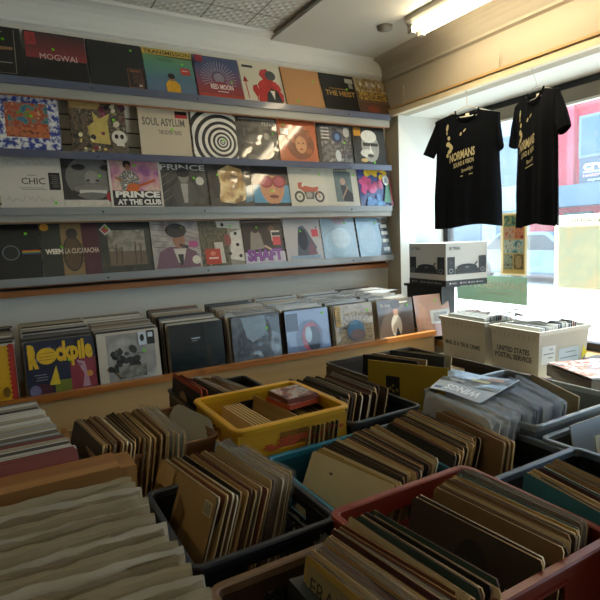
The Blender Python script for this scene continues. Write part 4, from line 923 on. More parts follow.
def d(a):
    a.E(.52,.42,.32,.38,'5c6c90'); a.E(.56,.44,.22,.30,'a04458'); a.E(.62,.40,.16,.26,'20283c'); a.E(.5,.5,.08,.16,'a8bccc'); a.R(.02,.6,.28,.95,'23304c')
bcov(1.487, mat('6c82a8',.35,coat=1), 'blue and pink album with an arching band shape, in the long bin', d, ((.86,.90),))
def d(a):
    for i in range(22):
        t = i*.29; a.L(.52+.16*math.cos(t),.44+.16*math.sin(t),.52+.42*math.cos(t),.44+.42*math.sin(t),.012,'6d5c44')
    a.E(.52,.44,.22,.22,'3f6d8c'); a.E(.56,.34,.2,.12,'6f5a58'); a.R(.03,.55,.16,.98,'b08a2c'); a.lines(6,(.05,.6,.14,.95),'6d5a20')
bcov(1.846, mott('8c7a5c','a8946f','6d6048',scale=16,k=.6), 'tan sunburst-patterned album with blue centre, in the long bin', d, ((.86,.84),))
def d(a):
    a.E(.5,.40,.15,.26,'b8ae9a'); a.E(.5,.72,.07,.09,'a87c64'); a.E(.5,.88,.14,.10,'2c241e'); a.P([(.42,.10),(.62,.10),(.52,.38)],'15181c'); a.T('Modern',.10,.84,.34,.92,'cfc4ac',.02); a.R(.62,.90,.86,.93,'cfc4ac')
bcov(2.205, mat('574638',.4,coat=.9), 'brown album of a pale-jacketed figure with dark hair, near right end of bin', d, ((.84,.84),), w=.318)
def d(a): a.R(.42,.30,.98,.62,'cfcac0'); a.P([(0,0),(.5,0),(.3,.7),(.1,.9)],'d09a78'); a.R(.5,.35,.9,.56,'9a9488')
bcov(2.585, mat('c08a6c',.35,coat=1), 'orange-brown plastic-wrapped album at the right end of the long bin', d, ((.6,.84),), yaw=-6, lean=12, y=2.80)
# records behind each front cover: the nearest ones single, the rest of every row as one stuff object
cx = [-.298, .058, .388, .760, 1.13, 1.487, 1.846, 2.205]
names = ['the yellow zigzag album','the yellow-lettered album','the garden photograph album','the black-green album','the slate blue album','the blue and pink album','the tan sunburst album','the brown album']
tones = ['b8b0a0','8a8070','c6bfae','6c6254','2a2723','5c3228','a09074','d0cbbe','4a4e52','8c7c60','36322c','7a6a50','1e1c1a']
rr = random.Random(21)
st = MB()
for k, x in enumerate(cx):
    y = 2.784; lit = k/7
    for i in range(26):
        y += rr.choice((.011,.013,.016,.030)) if i > 2 else .0155
        if y > 3.34: break
        t = rr.uniform(.004,.007); z = BZ; dx = rr.uniform(-.008,.008); H = LP + rr.uniform(-.008,.006) + (.0017*i if i > 2 else .002*i)
        L = 7 - i*.12
        m = mat(rr.choice(tones), .45, coat=.25); m2 = mat(rr.choice(tones), .45, coat=.25)
        if i < 3:
            M = Matrix.Translation((x+dx, y-.012, BZ)) @ Matrix.Rotation(rad(rr.uniform(-.6,.6)),4,'Z') @ Matrix.Rotation(rad(-L),4,'X')
            mb = MB(); rough_sleeve(mb, t, m, m2, LP, H, i+50*k); o = mb.build('record_sleeve', M=M)
            tag(o, '%s thin record edge behind %s in the long bin' % (ORD[i], names[k]), 'record', 'records behind the front covers of the long bin')
        else:
            M = Matrix.Translation((x+dx, y-.012, BZ)) @ Matrix.Rotation(rad(-L),4,'X')
            q = MB(); st.box(0,0,0,LP,t,H,m2,M=M,face=m)
            if rr.random() < .1+.5*lit:  # pale flaps commoner toward the window, imitating its light on the tops
                st.add([M @ Vector(v) for v in ((-.004,-.002,H),(LP+.006,-.003,H+.003),(LP+.006,-.004,H-.02),(-.004,-.002,H-.02))], [(0,1,2,3)], plastic('d6d6d2',.5,.15,.4))
tag(st.build('packed_records'), 'closely packed record edges filling the rows of the long bin', 'records', kind='stuff')
# loose glossy bags added for the bright sky-lit tops at the right
lr = random.Random(31)
for i in range(5):
    M = Matrix.Translation((1.15+i*.30, 2.96+lr.uniform(-.04,.10), BZ+.329+.004*i)) @ Matrix.Rotation(rad(lr.uniform(-20,20)),4,'Z')
    mb = MB(); vs = []
    for j in range(9):
        for q in range(9):
            u, v = q/8, j/8; vs.append((u*.31, v*.31, .004*math.sin(6*u+i)+.004*math.sin(5*v+2*i)))
    mb.add(vs, [(j*9+q,j*9+q+1,(j+1)*9+q+1,(j+1)*9+q) for j in range(8) for q in range(8)], plastic('c8d0d6',.6,.15,.6), True, M=None)
    tag(mb.build('added_bag', M=M), 'added clear record bag brightening the long bin records, %s from the left' % ORD[i], 'plastic bag', 'clear bags added on the long bin')

# ================================================================= POSTAL TUBS ON THE DESK
DZ = CZ-.835
mdesk = mat('a89c84',.6,var=.05)
e = empty('desk', (2.75, 1.75, 0), 'pale topped desk by the window carrying the white postal tubs', 'desk')
mb = MB(); mb.box(-.555,-.95,DZ-.04,.03,.88,DZ,mdesk); mb.build('desktop', e, bevel=.003)
for x,y in ((-.5,-.9),(0,-.9),(-.5,.82),(0,.82)):
    mb = MB(); mb.box(x-.025,y-.025,.001,x+.025,y+.025,DZ-.0405,mdesk); mb.build('leg', e)
m_tub = mat('a8a498',.6,var=.04,vscale=8)
def tub(loc, yaw, L, Wd, H, label, draw_end):
    # front (short) face looks along local -x ; L along x, Wd along y
    e = empty('postal_tub', loc, label, 'tub', 'white postal tubs', yaw)
    t = .018; mb = MB()
    b = [(t,t),(L-t,t),(L-t,Wd-t),(t,Wd-t)]; tp = [(0,0),(L,0),(L,Wd),(0,Wd)]
    th = .004
    vs = [(x,y,.001) for x,y in b] + [(x,y,H) for x,y in tp] + [(min(max(x,t+th),L-t-th),min(max(y,t+th),Wd-t-th),.006) for x,y in b] + [(min(max(x,th),L-th),min(max(y,th),Wd-th),H) for x,y in tp]
    fs = [(3,2,1,0)] + [(i,(i+1)%4,4+(i+1)%4,4+i) for i in range(4)] + [(8,9,10,11)] + [(8+i,12+i,12+(i+1)%4,8+(i+1)%4) for i in range(4)] + [(4+i,4+(i+1)%4,12+(i+1)%4,12+i) for i in range(4)]
    mb.add(vs, fs, m_tub); mb.build('tub_body', e)
    mb = MB()
    mb.box(-.008,-.008,H-.022,L+.008,-.0005,H,m_tub); mb.box(-.008,Wd+.0005,H-.022,L+.008,Wd+.008,H,m_tub); mb.box(-.008,-.0004,H-.022,-.0005,Wd+.0004,H,m_tub); mb.box(L+.0005,-.0004,H-.022,L+.008,Wd+.0004,H,m_tub)
    mb.build('rim', e)
    # ribs below the rim on the short face
    mb = MB()
    sl = t/H
    for k in range(9):
        y = Wd*(k+1)/10
        x = (H-.06)*0
        mb.add([(-.001+sl*.030,y-.004,H-.030),(-.001+sl*.030,y+.004,H-.030),(-.001+sl*.06+.0,y+.001,H-.062),(-.001+sl*.06,y-.001,H-.062)], [(0,1,2,3)], mat('8f8b80',.6))
    mb.build('rib_marks', e)
    # print on the short face: frame with x to the right = +? seen from outside (-x side) right is -y
    mb = MB(); n = Vector((-1,0,-sl)).normalized()
    ang = math.atan(sl)
    M = Matrix.Translation((t,Wd,0)) @ Matrix.Rotation(rad(-90),4,'Z') @ Matrix.Rotation(ang,4,'X')
    a = Art(mb, Wd, H, y=-.0012, M=M, shiny=False); draw_end(a); mb.build('printed_lettering', e)
    return e
ink = '33383e'
def d2(a): a.T('UNITED STATES',.13,.50,.80,.61,mat(ink,.6),.03); a.T('POSTAL SERVICE',.08,.36,.84,.47,mat(ink,.6),.03)
def d1(a): a.T('MAIL IS A TRUE CRIME',.10,.36,.88,.46,mat(ink,.6),.03)
t2 = tub((2.462, 1.738, DZ+.0005), rad(-3), .42, .335, .285, 'white postal tub with two lines of capitals, nearest the right edge', d2)
t1 = tub((2.502, 2.135, DZ+.0005), rad(-4), .42, .395, .285, 'white postal tub farther back, one line of blue lettering', d1)
# labels and yellow tag on the long side of the near tub
for o_, rect, c, nm in ((t2,(.03,.10,.14,.20),'c2c6c8','paper_label'),(t2,(.17,.05,.34,.17),'a9b8c4','paper_label')):
    mb = MB(); sl = .018/.285
    M = Matrix.Translation((0,.018-.0012,0)) @ Matrix.Rotation(math.atan(sl),4,'X')
    a = Art(mb, 1, 1, y=0, M=M, shiny=False); a.R(rect[0],rect[1],rect[2],rect[3],c); a.lines(3,(rect[0]+.01,rect[1]+.02,rect[2]-.01,rect[3]-.01),'6a7684',2,.006)
    mb.build(nm, o_)
mb = MB(); mb.add([(0,0,0),(.04,-.01,.03),(.012,-.004,.075),(.0,.003,0),(.04,-.007,.03),(.012,-.001,.075)], [(0,1,2),(5,4,3),(0,3,4,1),(1,4,5,2),(2,5,3,0)], mat('c9c02a',.5))
tag(mb.build('yellow_tag', loc=(2.775, 1.695, DZ+.105)), 'small yellow card tag sticking up beside the near postal tub', 'tag')
mb = MB(); mb.box(0,0,0,.14,.05,.10,mat('23272c',.5)); tag(mb.build('black_case', loc=(2.80,1.655,DZ+.0005), bevel=.004), 'small dark case between the near tub and the yellow tag', 'case')
# records inside the tubs (tops stand just over the rims)
tr = random.Random(8)
for nm, (x0, y0, wd, n) in (('near postal tub',(2.50,1.765,.27,18)),('far postal tub',(2.535,2.165,.315,18))):
    for i in range(n):
        x = x0 + .012 + .35*i/n; H = .284 + tr.uniform(0,.022)
        M = Matrix.Translation((x, y0+wd-.0, DZ+.009)) @ Matrix.Rotation(rad(-93.5),4,'Z') @ Matrix.Rotation(rad(-1.5),4,'X')
        c = ('23201e','b5b8ba','8a3a2a','cfd0cc','3a4a5c','9a9a94','d6d6d2')[tr.randrange(7)]
        lp_obj('record_sleeve', '%s record edge from the room side in the %s' % (ORD[i], nm), 'record', M, mat(c,.35,coat=.8), None, mat(('cfd0cc','b5b8ba','e0e0dc')[i%3],.5), 'records in the '+nm, t=.004, w=wd, h=H)
# glossy bags and papers lying on the tubs
for i,(x,y,z,a,s,lab) in enumerate(((2.60,1.79,.318,8,.24,'glossy white paper lying over the near postal tub'),(2.66,2.22,.318,-12,.24,'white glossy sheet lying over the far postal tub'),(2.62,2.03,.322,30,.16,'crumpled clear bag bridging the two postal tubs'))):
    mb = MB(); vs = []
    for j in range(13):
        for q in range(13):
            u, v = q/12, j/12; vs.append((u*s, v*s*.9, .006*math.sin(9*u+i)+.005*math.sin(8*v+2*i)+.004*math.sin(23*u*v)))
    mb.add(vs, [(j*13+q,j*13+q+1,(j+1)*13+q+1,(j+1)*13+q) for j in range(12) for q in range(12)], plastic('dfe4e8',.9,.2,.5), True)
    tag(mb.build('glossy_sheet', M=Matrix.Translation((x,y,DZ+z)) @ Matrix.Rotation(rad(a),4,'Z')), lab, 'paper')
# flat stack of records in front of the near tub
sx, sy = 2.25, 1.325
PM = Matrix.Translation((2.222, 1.25, DZ+.0005)) @ Matrix.Rotation(rad(-22),4,'Z')
mb = MB(); mb.box(0,0,0,.40,.40,.068,mat('94805c',.7,var=.06)); mb.box(.0,.195,.0683,.40,.205,.0688,mat('b09c74',.6)); tag(mb.build('flat_carton', M=PM, bevel=.002), 'shallow brown cardboard carton under the flat stack of records by the near tub', 'carton')
for i, (th, c, e_, lab, yw, w_) in enumerate(((.010,'6a563a','8c7650','brown card sleeve at the bottom of the flat stack by the near tub',4,.31),(.012,'8894a0','9ab0c0','blue-grey plastic-wrapped record low in the flat stack by the tub',-3,.315),(.055,'14171c','181c22','thick black boxed set in the flat stack by the near tub',2,.315),(.006,'9ab0c0','a8bccc','blue-edged wrapped record near the top of the flat stack',-2,.315),(.005,'8a3a34','b0b0b0','red-patterned album lying topmost on the flat stack by the tub',1,.315))):
    z = DZ + .0700 + sum((.010,.012,.055,.006,.005)[:i]) + .0004*i
    M = Matrix.Translation((sx+.01*(i%2), sy, z)) @ Matrix.Rotation(rad(-22+yw),4,'Z')
    mb = MB(); top = mott('8a2c30','c2b0a8','3a2a30','a86a5c','d0ccc8',scale=14,k=.5) if i == 4 else mat(c,.4,coat=.6)
    mb.box(0,0,0,w_,w_,th,mat(e_,.4,coat=.5)); mb.add([(0,0,th+.0003),(w_,0,th+.0003),(w_,w_,th+.0003),(0,w_,th+.0003)], [(0,1,2,3)], top)
    tag(mb.build('record_album', M=M, bevel=0), lab, 'record', 'flat stack by the near tub')

# ================================================================= TURNTABLE BOX IN THE BAY
Cn = Vector((2.765, 2.705)); dirL = Vector((.13,.99)).normalized(); dirR = Vector((dirL.y, -dirL.x))
BL, BR, BH = .455, .375, .315
zb = CZ-.388
e = empty('turntable_carton', (Cn.x, Cn.y, zb), 'white and grey cardboard carton printed with a record player and two speakers', 'carton', None, math.atan2(dirR.y, dirR.x))
m_ct = mat('bdb9b2',.6); m_ct2 = mat('141618',.5)
mb = MB(); mb.box(0,0,.045,BR,BL,BH,m_ct); mb.build('carton_body', e, bevel=.002)
mb = MB(); mb.box(-.0008,-.0008,0,BR+.0008,BL+.0008,.0448,m_ct2); mb.build('black_base_band', e)
def carton_face(a):
    k = mat('14181b',.5); g = mat('5f6670',.5)
    a.T('iE TREA',.08,.84,.34,.91,mat('55524e',.6),.02)
    for u0, u1 in ((.03,.21),(.79,.97)):
        a.R(u0,.28,u1,.68,k); a.E((u0+u1)/2,.36,.05,.055,mat('8c9298',.5)); a.E((u0+u1)/2,.36,.035,.038,k); a.E((u0+u1)/2,.55,.028,.03,mat('2a3036',.5))
    a.R(.215,.28,.785,.40,k); a.E(.50,.42,.25,.09,k); a.P([(.68,.44),(.76,.54),(.74,.56),(.65,.46)],k); a.E(.50,.43,.05,.018,g); a.R(.25,.30,.75,.305,g)
def band(a):
    for u in (.1,.35,.55,.75): a.E(u,.5,.02,.14,mat('b0b0b0',.6)); a.R(u+.035,.38,u+.15,.6,mat('77797c',.6))
for nm, M, wd in (('printed_side', Matrix.Identity(4), BR), ('printed_side', Matrix.Translation((0,BL,0)) @ Matrix.Rotation(rad(-90),4,'Z'), BL)):
    mb = MB(); a = Art(mb, wd, BH, y=-.0012, M=M, shiny=False); carton_face(a)
    b = Art(mb, wd, .045, y=-.0015, M=M, shiny=False); band(b); mb.build(nm, e)
e = empty('black_stand', (2.80, 2.80, SILL), 'black stand under the printed carton in the window corner', 'stand')
mb = MB(); mb.box(.03,.0,.0005,.19,.42,.03,m_ct2); mb.build('stand_foot', e)
mb = MB(); mb.box(.035,.02,.0305,.17,.40,zb-SILL-.0215,mat('1a1c1f',.5)); mb.build('stand_body', e)
mb = MB(); mb.box(.02,.0,zb-SILL-.021,.20,.42,zb-SILL-.001,m_ct2); mb.build('stand_top', e)

# ================================================================= T-SHIRTS
m_tee = mat('090d13',.95,spec=.15,bump=.25,bscale=120)
def shirt(Ls, Rs, zs, label, seed, ztop, drop, bodyw, txt=(.07,.30), sleeve_l=1, sleeve_r=1):
    """Ls, Rs = left and right shoulder points (x,y); front looks to local -y"""
    Ls = Vector(Ls); Rs = Vector(Rs); c = (Ls+Rs)/2; d = (Rs-Ls).normalized(); sw = (Rs-Ls).length/2
    e = empty('t_shirt', (c.x, c.y, ztop), label, 't-shirt', 'black t-shirts hanging from the header board', math.atan2(d.y, d.x))
    r = random.Random(seed); ph = [r.uniform(0,6) for _ in range(6)]
    NX, NZ = 40, 34
    def edge(v, s):     # half width of the body at depth v (0 top .. 1 hem)
        if v < .03: return sw*.97
        return sw*(.98 - .05*math.sin(min(1,v*1.4)*math.pi)) * (1 + .05*v) * bodyw
    mb = MB()
    for side in (0,1):
        vs = []
        for j in range(NZ+1):
            v = j/NZ
            for i in range(NX+1):
                u = i/NX*2-1
                hw = edge(v, 0)
                x = u*hw
                sh = .055*abs(u)**1.3 * (1-v)**6             # shoulder slope
                neck = 0
                if abs(u) < .36 and v < .2:
                    neck = (1-(abs(u)/.36)**2)**.5 * (.075 if side == 0 else .02) * (1-v/.2)
                z = -v*drop - sh - neck + .012*math.sin(3.1*u+ph[0])*v**3
                th = .028*(1-u*u)**.5*(.45+.55*min(1,v*3)) + .003
                fold = .014*v*math.sin(7*u+ph[1]+1.5*v) + .008*v*math.sin(15*u+ph[2]) + .006*math.sin(9*v+ph[3]+3*u)*(1-v)
                vs.append((x, (-th if side == 0 else th) + fold*(1 if side == 0 else .9), z))
        f = [(j*(NX+1)+i, j*(NX+1)+i+1, (j+1)*(NX+1)+i+1, (j+1)*(NX+1)+i) for j in range(NZ) for i in range(NX)]
        mb.add(vs, f, m_tee, True)
    mb.build('shirt_body', e)
    for s, on in ((-1, sleeve_l), (1, sleeve_r)):
        mb = MB(); vs = []; NA, NB = 14, 10
        for j in range(NB+1):
            t = j/NB
            # from armhole (t=0) to cuff (t=1)
            top = Vector((s*(sw*.93), 0, -.045)).lerp(Vector((s*(sw*.98+.085*on), -.005, -.262)), t)
            bot = Vector((s*(sw*.90), 0, -.235)).lerp(Vector((s*(sw*.93+.02*on), -.005, -.300)), t)
            for i in range(NA):
                a = 2*math.pi*i/NA; c_ = (top+bot)/2; hv = (top-bot)/2
                p = c_ + hv*math.cos(a); p.y += math.sin(a)*(.026+.006*t) + .006*math.sin(4*t+a*2+seed)
                vs.append(tuple(p))
        mb.add(vs, [(j*NA+i, j*NA+(i+1)%NA, (j+1)*NA+(i+1)%NA, (j+1)*NA+i) for j in range(NB) for i in range(NA)], m_tee, True)
        mb.build('sleeve', e)
    # neck rib
    mb = MB(); w = edge(0,0)*.36
    mb.tube([(w*math.cos(t), -.02*math.sin(t)-.003, -.002-.066*max(0,math.sin(t)) - .0*(t)) for t in [math.pi*k/14 for k in range(15)]], .006, m_tee, 6); mb.build('neck_rib', e)
    mb = MB(); mb.box(-.012,.008,-.05,.012,.0095,-.022,mat('d8d2bd',.7)); mb.build('neck_label', e)
    # print: follows the front of the cloth
    mb = MB(); ink = mat('c6b98c',.8)
    def fr(u, v):
        # u: -1..1 across, v: 0..1 down
        th = .028*(1-u*u)**.5*(.45+.55*min(1,v*3)) + .003
        fold = .014*v*math.sin(7*u+ph[1]+1.5*v) + .008*v*math.sin(15*u+ph[2]) + .006*math.sin(9*v+ph[3]+3*u)*(1-v)
        z = -v*drop + .012*math.sin(3.1*u+ph[0])*v**3 - .055*abs(u)**1.3*(1-v)**6
        return (u*edge(v,0), -th+fold-.006, z)
    def put(txt_, u0, v0, u1, v1, sl=-.03, bold=.03):
        pts, fs = text_data(txt_, bold); mb.add([fr(u0+(u1-u0)*a, v1+(v0-v1)*b+sl*a) for a,b in pts], fs, ink)
    u0 = txt[0]; v0 = txt[1]
    put('NORMANS', u0-.36, v0+.05, u0+.44, v0+.125, -.05, .03); put('SOUND & VISION', u0-.22, v0+.135, u0+.40, v0+.175, -.045, .02); put('Brooklyn', u0+.04, v0+.19, u0+.36, v0+.23, -.03, .01)
    mb.add([fr(a,b) for a,b in ((u0+.0,v0+.245),(u0+.36,v0+.225),(u0+.36,v0+.232),(u0,v0+.252))], [(0,1,2,3)], ink)
    def blob(u,v,ru,rv,rot=0,n=12):
        pts = []
        for k in range(n):
            t = 2*math.pi*k/n; a, b = ru*math.cos(t), rv*math.sin(t); pts.append(fr(u+a*math.cos(rot)-b*math.sin(rot)*2, v+a*math.sin(rot)*.5+b*math.cos(rot)))
        mb.add(pts, [tuple(range(n))], ink)
    for q in ((-.44,-.20,.035,.035,.4),(-.40,-.10,.045,.02,.2),(-.42,-.045,.07,.022,0),(-.33,-.02,.09,.022,.5),(-.36,.02,.08,.02,-.3),(-.44,.055,.04,.018,0),(.0,-.115,.04,.014,-.6),(.12,-.14,.05,.009,-.5),(-.46,-.15,.02,.02,0)):
        blob(u0+q[0], v0+q[1], q[2], q[3], q[4])
    mb.build('printed_design', e)
    return e, c, d
S1 = shirt((2.69,2.725), (2.893,2.335), 0, 'black t-shirt hanging at left by the window, tan print on its chest', 1, CZ+.815, .775, 1.0, (-.16,.32), sleeve_r=.25)
S2 = shirt((2.868,2.215), (2.705,1.80), 0, 'black t-shirt hanging at right, turned aside with its sleeve out', 4, CZ+.805, .78, .92, (-.2,.32), sleeve_l=.1)
def hanger(S, label, col, r, hookpt):
    e0, c, d = S; z = e0.location.z
    e = empty('clothes_hanger', (c.x, c.y, z), label, 'hanger', 'hangers on the header board', e0.rotation_euler.z)
    m = mat(col,.35)
    inv = Matrix.Rotation(-e0.rotation_euler.z,4,'Z')
    hp = inv @ (Vector((hookpt[0]-c.x, hookpt[1]-c.y, hookpt[2]-z)))
    mb = MB(); mb.tube([(-.175,.0,-.046),(-.03,0,.012),(0,0,.02),(.03,0,.012),(.175,0,-.046)], r, m); mb.tube([(-.175,0,-.046),(.175,0,-.046)], r, m); mb.build('hanger_frame', e)
    mb = MB(); mb.tube([(0,0,.02),(0,0,.045),(hp.x*.5,hp.y*.5,hp.z*.55+.02),(hp.x,hp.y,hp.z-.02),(hp.x,hp.y,hp.z)], r*.8, m); mb.build('hook', e)
    return e
hanger(S1, 'white plastic hanger holding the left t-shirt', 'e0ded6', .0045, (WX-.035, 2.52, CZ+.992))
hanger(S2, 'thin wire hanger holding the right t-shirt', 'b8b8b4', .002, (WX-.035, 2.06, CZ+.992))
for (p, hgt, lab) in (((2.8000, 3.1606, 2.5393), .15, 'thin wire loop above the header board near the room corner'), ((2.8000, 2.2722, 2.5924), .12, 'thin wire loop above the header board over the right t-shirt')):
    mb = MB(); y, z = p[1], CZ+.9905
    mb.tube([(WX-.006,y+.012,z),(WX-.006,y+.004,z+hgt*.9),(WX-.006,y,z+hgt),(WX-.006,y-.004,z+hgt*.9),(WX-.006,y-.012,z)], .0018, mat('cfc7ae',.4), 6)
    tag(mb.build('wire_loop'), lab, 'wire', 'wire loops above the board')

# ================================================================= POSTERS IN THE WINDOW
GX = WINX - .004
def poster(name, label, y1, y0, z0, z1, base, draw, x=GX, cat='poster', yaw=-90, mirror=False):
    """hung inside the glass, facing the room; y1 = far edge (left in view), y0 = near edge"""
    w = y1-y0; mb = MB(); M = Matrix.Translation((x, y1, z0)) @ Matrix.Rotation(rad(-90),4,'Z')
    mb.box(0,0,0,w,.0015,z1-z0,base); a = Art(mb, w, z1-z0, shiny=False); draw(a)
    return tag(mb.build(name, M=M), label, cat)
def d(a):
    a.R(.10,.03,.92,.97,paper('c0aa6a')); a.R(.14,.78,.88,.95,paper('', .35, mott('2a4438','5c8a70','c2b04a',scale=40,shiny=False))); a.R(.14,.58,.52,.77,paper('', .35, mott('b0603c','c9a080','8a8070',scale=30,shiny=False))); a.R(.54,.58,.88,.77,paper('', .35, mott('b03a24','d08a60','8a2a1c',scale=30,shiny=False))); a.R(.14,.36,.88,.57,paper('', .35, mott('3a7480','8ab0b0','cfd0b8','2c5a68',scale=26,shiny=False))); a.R(.14,.10,.48,.34,paper('', .35, mott('4a5a50','9aa890','2a2e2c',scale=34,shiny=False))); a.R(.52,.10,.88,.34,paper('', .35, mott('4a3a24','8c7a4c','2a2a1c',scale=34,shiny=False))); a.E(.70,.22,.12,.10,paper('b09a68'))
poster('film_poster', 'tall yellow-edged picture poster hanging in the window below the right t-shirt', 2.665, 2.435, CZ-.335, CZ+.13, paper('d8d0b4'), d)
def d(a):
    a.T('DAVIDBOWIE',.06,.50,.97,.80,paper('d6dcd0'),.05,mirror=True); a.lines(2,(.3,.30,.9,.42),'b8c6ba',2,.03)
poster('window_sign', 'pale green sign with mirrored white lettering low in the window', 3.10, 2.43, CZ-.55, CZ-.345, paper('9fb8a8'), d, cat='sign')
def d(a):
    a.R(.05,.03,.95,.86,paper('dadccf')); a.R(.08,.05,.92,.84,paper('', .8, mott('f2f4f0','e6eeee','f4eee6',scale=6,shiny=False))); a.T('URBAN',.18,.89,.62,.95,'b8b49c',.02)
poster('paper_notice', 'large cream framed notice in the window at the right edge', 2.22, 1.72, CZ-.42, CZ+.085, paper('f2efe4', .8), d, cat='poster')

# ================================================================= LAMPS
def tube_light(x, y0, y1, label, es=16, z=CEIL-.035):
    e = empty('fluorescent_lamp', (x, (y0+y1)/2, z), label, 'ceiling lamp', 'fluorescent ceiling lamps')
    h = (y1-y0)/2; mf = mat('a8a69c',.5)
    mb = MB(); mb.prism([(-.075,-.001),(.075,-.001),(.075,-.03),(.045,-.062),(-.045,-.062),(-.075,-.03)], -h, h, mf, lambda a,b,t: (a,t,b)); mb.build('housing', e)
    for s in (-.042,.042):
        mb = MB(); mb.tube([(s,-h+.05,-.083),(s,h-.05,-.083)], .0165, emit('ffecc8', es), 12); mb.build('tube', e)
        mb = MB(); mb.box(s-.018,-h+.01,-.105,s+.018,-h+.049,-.0625,mf); mb.build('socket', e); mb = MB(); mb.box(s-.018,h-.049,-.105,s+.018,h-.01,-.0625,mf); mb.build('socket', e)
    return e
tube_light(2.43, 1.42, 2.64, 'twin-tube fluorescent lamp on the ceiling near the window', 28)
tube_light(.9, -1.5, -.28, 'twin-tube fluorescent lamp on the ceiling behind the viewer', 6, z=CEIL)
tube_light(-1.2, .2, 1.42, 'twin-tube fluorescent lamp on the ceiling at the left of the room', 9, z=CEIL)
mb = MB(); mb.tube([(0,0,0),(0,0,-.015),(0,0,-.02)], .05, mat('8f8d84',.6), 18); tag(mb.build('ceiling_cap', loc=(2.33,2.80,CEIL-.0355)), 'small round cap on the ceiling beside the near lamp end', 'ceiling fitting')

# ================================================================= OUTSIDE
ST = CZ-1.45
slab('ground_street', 3.45, -30, ST-.1, 60, 45, ST, m=mat('c2c2be',.9,var=.08,vscale=1))
m_red = mat('b02038',.7,var=.06,vscale=1)
m_blue = mat('4a6a80',.6); m_cz = mat('6c8494',.6)
e = empty('red_building', (15, 7, ST), 'red painted building across the street with a blue canopy band', 'building')
def OB(n, *a, m=None, par=None):
    mb = MB(); mb.box(*a, m); return mb.build(n, par or e)
z = lambda v: v - (ST-CZ)
OB('facade', 0, -8, 0, 6, 4.0, z(5.2), m=m_red)
OB('canopy_band', -.7, -8, z(.62), -.001, 4.0, z(1.22), m=m_blue)
OB('pilaster', -.15, 2.45, z(1.25), -.001, 2.65, z(4.5), m=mat('c04a5a',.7))
f = OB('window_frame', -.06, -3.6, z(2.0), -.001, 2.35, z(3.2), m=m_cz)
for k in range(6): OB('window_pane', -.08, -3.5+k*.98, z(2.08), -.0605, -3.5+k*.98+.86, z(3.12), m=mat('3f6478',.15), par=f).location = (0,0,0)
sg = OB('shop_sign', -.12, -1.2, z(1.26), -.001, 2.28, z(1.98), m=mat('3c5064',.6))
mb = MB(); M = Matrix.Translation((-.125, 2.22, z(1.26))) @ Matrix.Rotation(rad(-90),4,'Z'); a = Art(mb, 3.4, .72, M=M, step=-.004, shiny=False)
a.T('cresT',.02,.50,.36,.90,'e8f0f4',.03); a.R(.02,.42,.27,.47,'cfe0e4'); a.T('HARDWARE & PAINT',.02,.24,.50,.36,'d8a8b8',.02); a.T('open 7 days',.06,.04,.44,.20,'b8d8dc',.02); mb.build('sign_lettering', sg)
f = OB('shop_front', -.05, -7, 0, -.001, 1.1, z(.55), m=mat('8fa0a8',.5))
g = OB('green_sign', -.12, 1.9, z(-.35), -.001, 2.75, z(.45), m=mat('3c6a68',.6))
mb = MB(); M = Matrix.Translation((-.125, 2.75, z(-.35))) @ Matrix.Rotation(rad(-90),4,'Z'); a = Art(mb, .85, .8, M=M, step=-.004, shiny=False)
a.P([(.2,.9),(.45,.7),(.85,.85),(.6,.55),(.4,.6)],'cfe8d8'); a.L(.2,.5,.8,.6,.05,'b8d8c8'); a.L(.2,.4,.75,.45,.05,'a8c8a0'); mb.build('sign_emblem', g)
mb = MB(); M = Matrix.Translation((-.06, 3.25, z(-1.0))) @ Matrix.Rotation(rad(-90),4,'Z'); a = Art(mb, .8, .4, M=M, step=-.004, shiny=False)
a.T('Tsi',.1,.1,.7,.9,'e8e0e4',.04); mb.build('wall_lettering', e)
e2 = empty('grey_building', (16, 16, ST), 'pale blue-grey office building beyond the red one across the street', 'building')
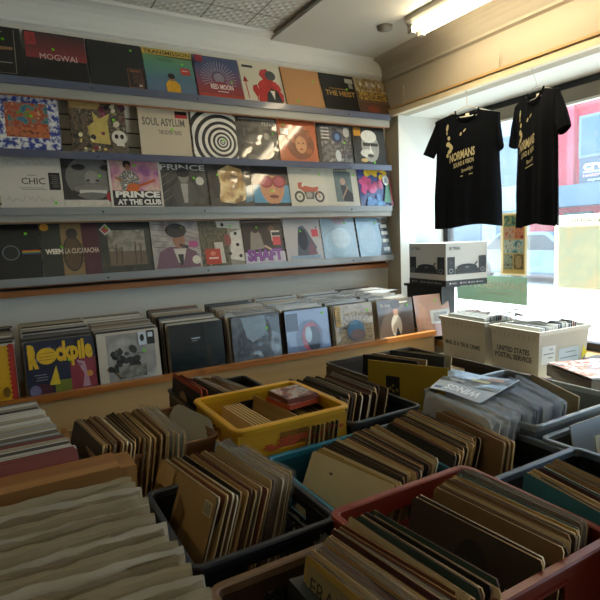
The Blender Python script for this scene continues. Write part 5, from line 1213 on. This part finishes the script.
OB('facade', 0, -4.9, 0, 5, 12, z(8), m=mat('9fb0bc',.7), par=e2)
for r_ in range(3):
    for k in range(7):
        OB('window_bay', -.06, -4.4+k*2.2, z(-1.0+r_*2.6), -.001, -4.4+k*2.2+1.5, z(.7+r_*2.6), m=mat('5a7486',.2), par=e2)
def car(x, y, label, col):
    e = empty('parked_car', (x, y, ST), label, 'car')
    mb = MB()
    body = [(-2.2,.25),(-2.2,.75),(-1.35,.88),(-.75,1.38),(.75,1.40),(1.45,.92),(2.15,.80),(2.2,.25)]
    mb.prism(body, -.85, .85, mat(col,.3,coat=1), lambda a,b,t: (t, a, b)); mb.build('car_body', e, bevel=.06)
    mb = MB(); gl = [(-1.2,.90),(-.70,1.30),(.70,1.32),(1.28,.92)]
    mb.prism(gl, -.86, .86, mat('1c2830',.1), lambda a,b,t: (t, a, b)); mb.build('car_windows', e)
    for yy in (-1.4,1.35):
        for xx in (-.78,.78):
            mb = MB(); mb.tube([(xx-.1,yy,.33),(xx+.1,yy,.33)], .33, mat('15171a',.8), 20); mb.build('wheel', e)
car(13.2, 9.3, 'blue-grey car parked across the street, seen through the window', '5c7a90')
car(13.2, 15.4, 'pale car parked farther left across the street', 'a8b4bc')

# ================================================================= LIGHT
wd = bpy.data.worlds.new('sky'); SC.world = wd; wd.use_nodes = True
bg = wd.node_tree.nodes['Background']; bg.inputs[0].default_value = (.62,.80,1,1); bg.inputs[1].default_value = 3.8
sun = bpy.data.lights.new('sun', 'SUN'); sun.energy = 16; sun.angle = rad(.6); sun.color = (1,.96,.88)
so = bpy.data.objects.new('sun', sun); COL.objects.link(so)
dv = Vector((-.62, .10, -.80)); so.rotation_euler = dv.to_track_quat('-Z', 'Y').to_euler()
SC.view_settings.view_transform = 'Standard'; SC.view_settings.look = 'None'; SC.view_settings.gamma = 1; SC.view_settings.use_curve_mapping = False
SC.view_settings.exposure = .45
SC.cycles.max_bounces = 8; SC.cycles.transparent_max_bounces = 24; SC.cycles.caustics_reflective = False; SC.cycles.caustics_refractive = False
SC.cycles.use_denoising = True
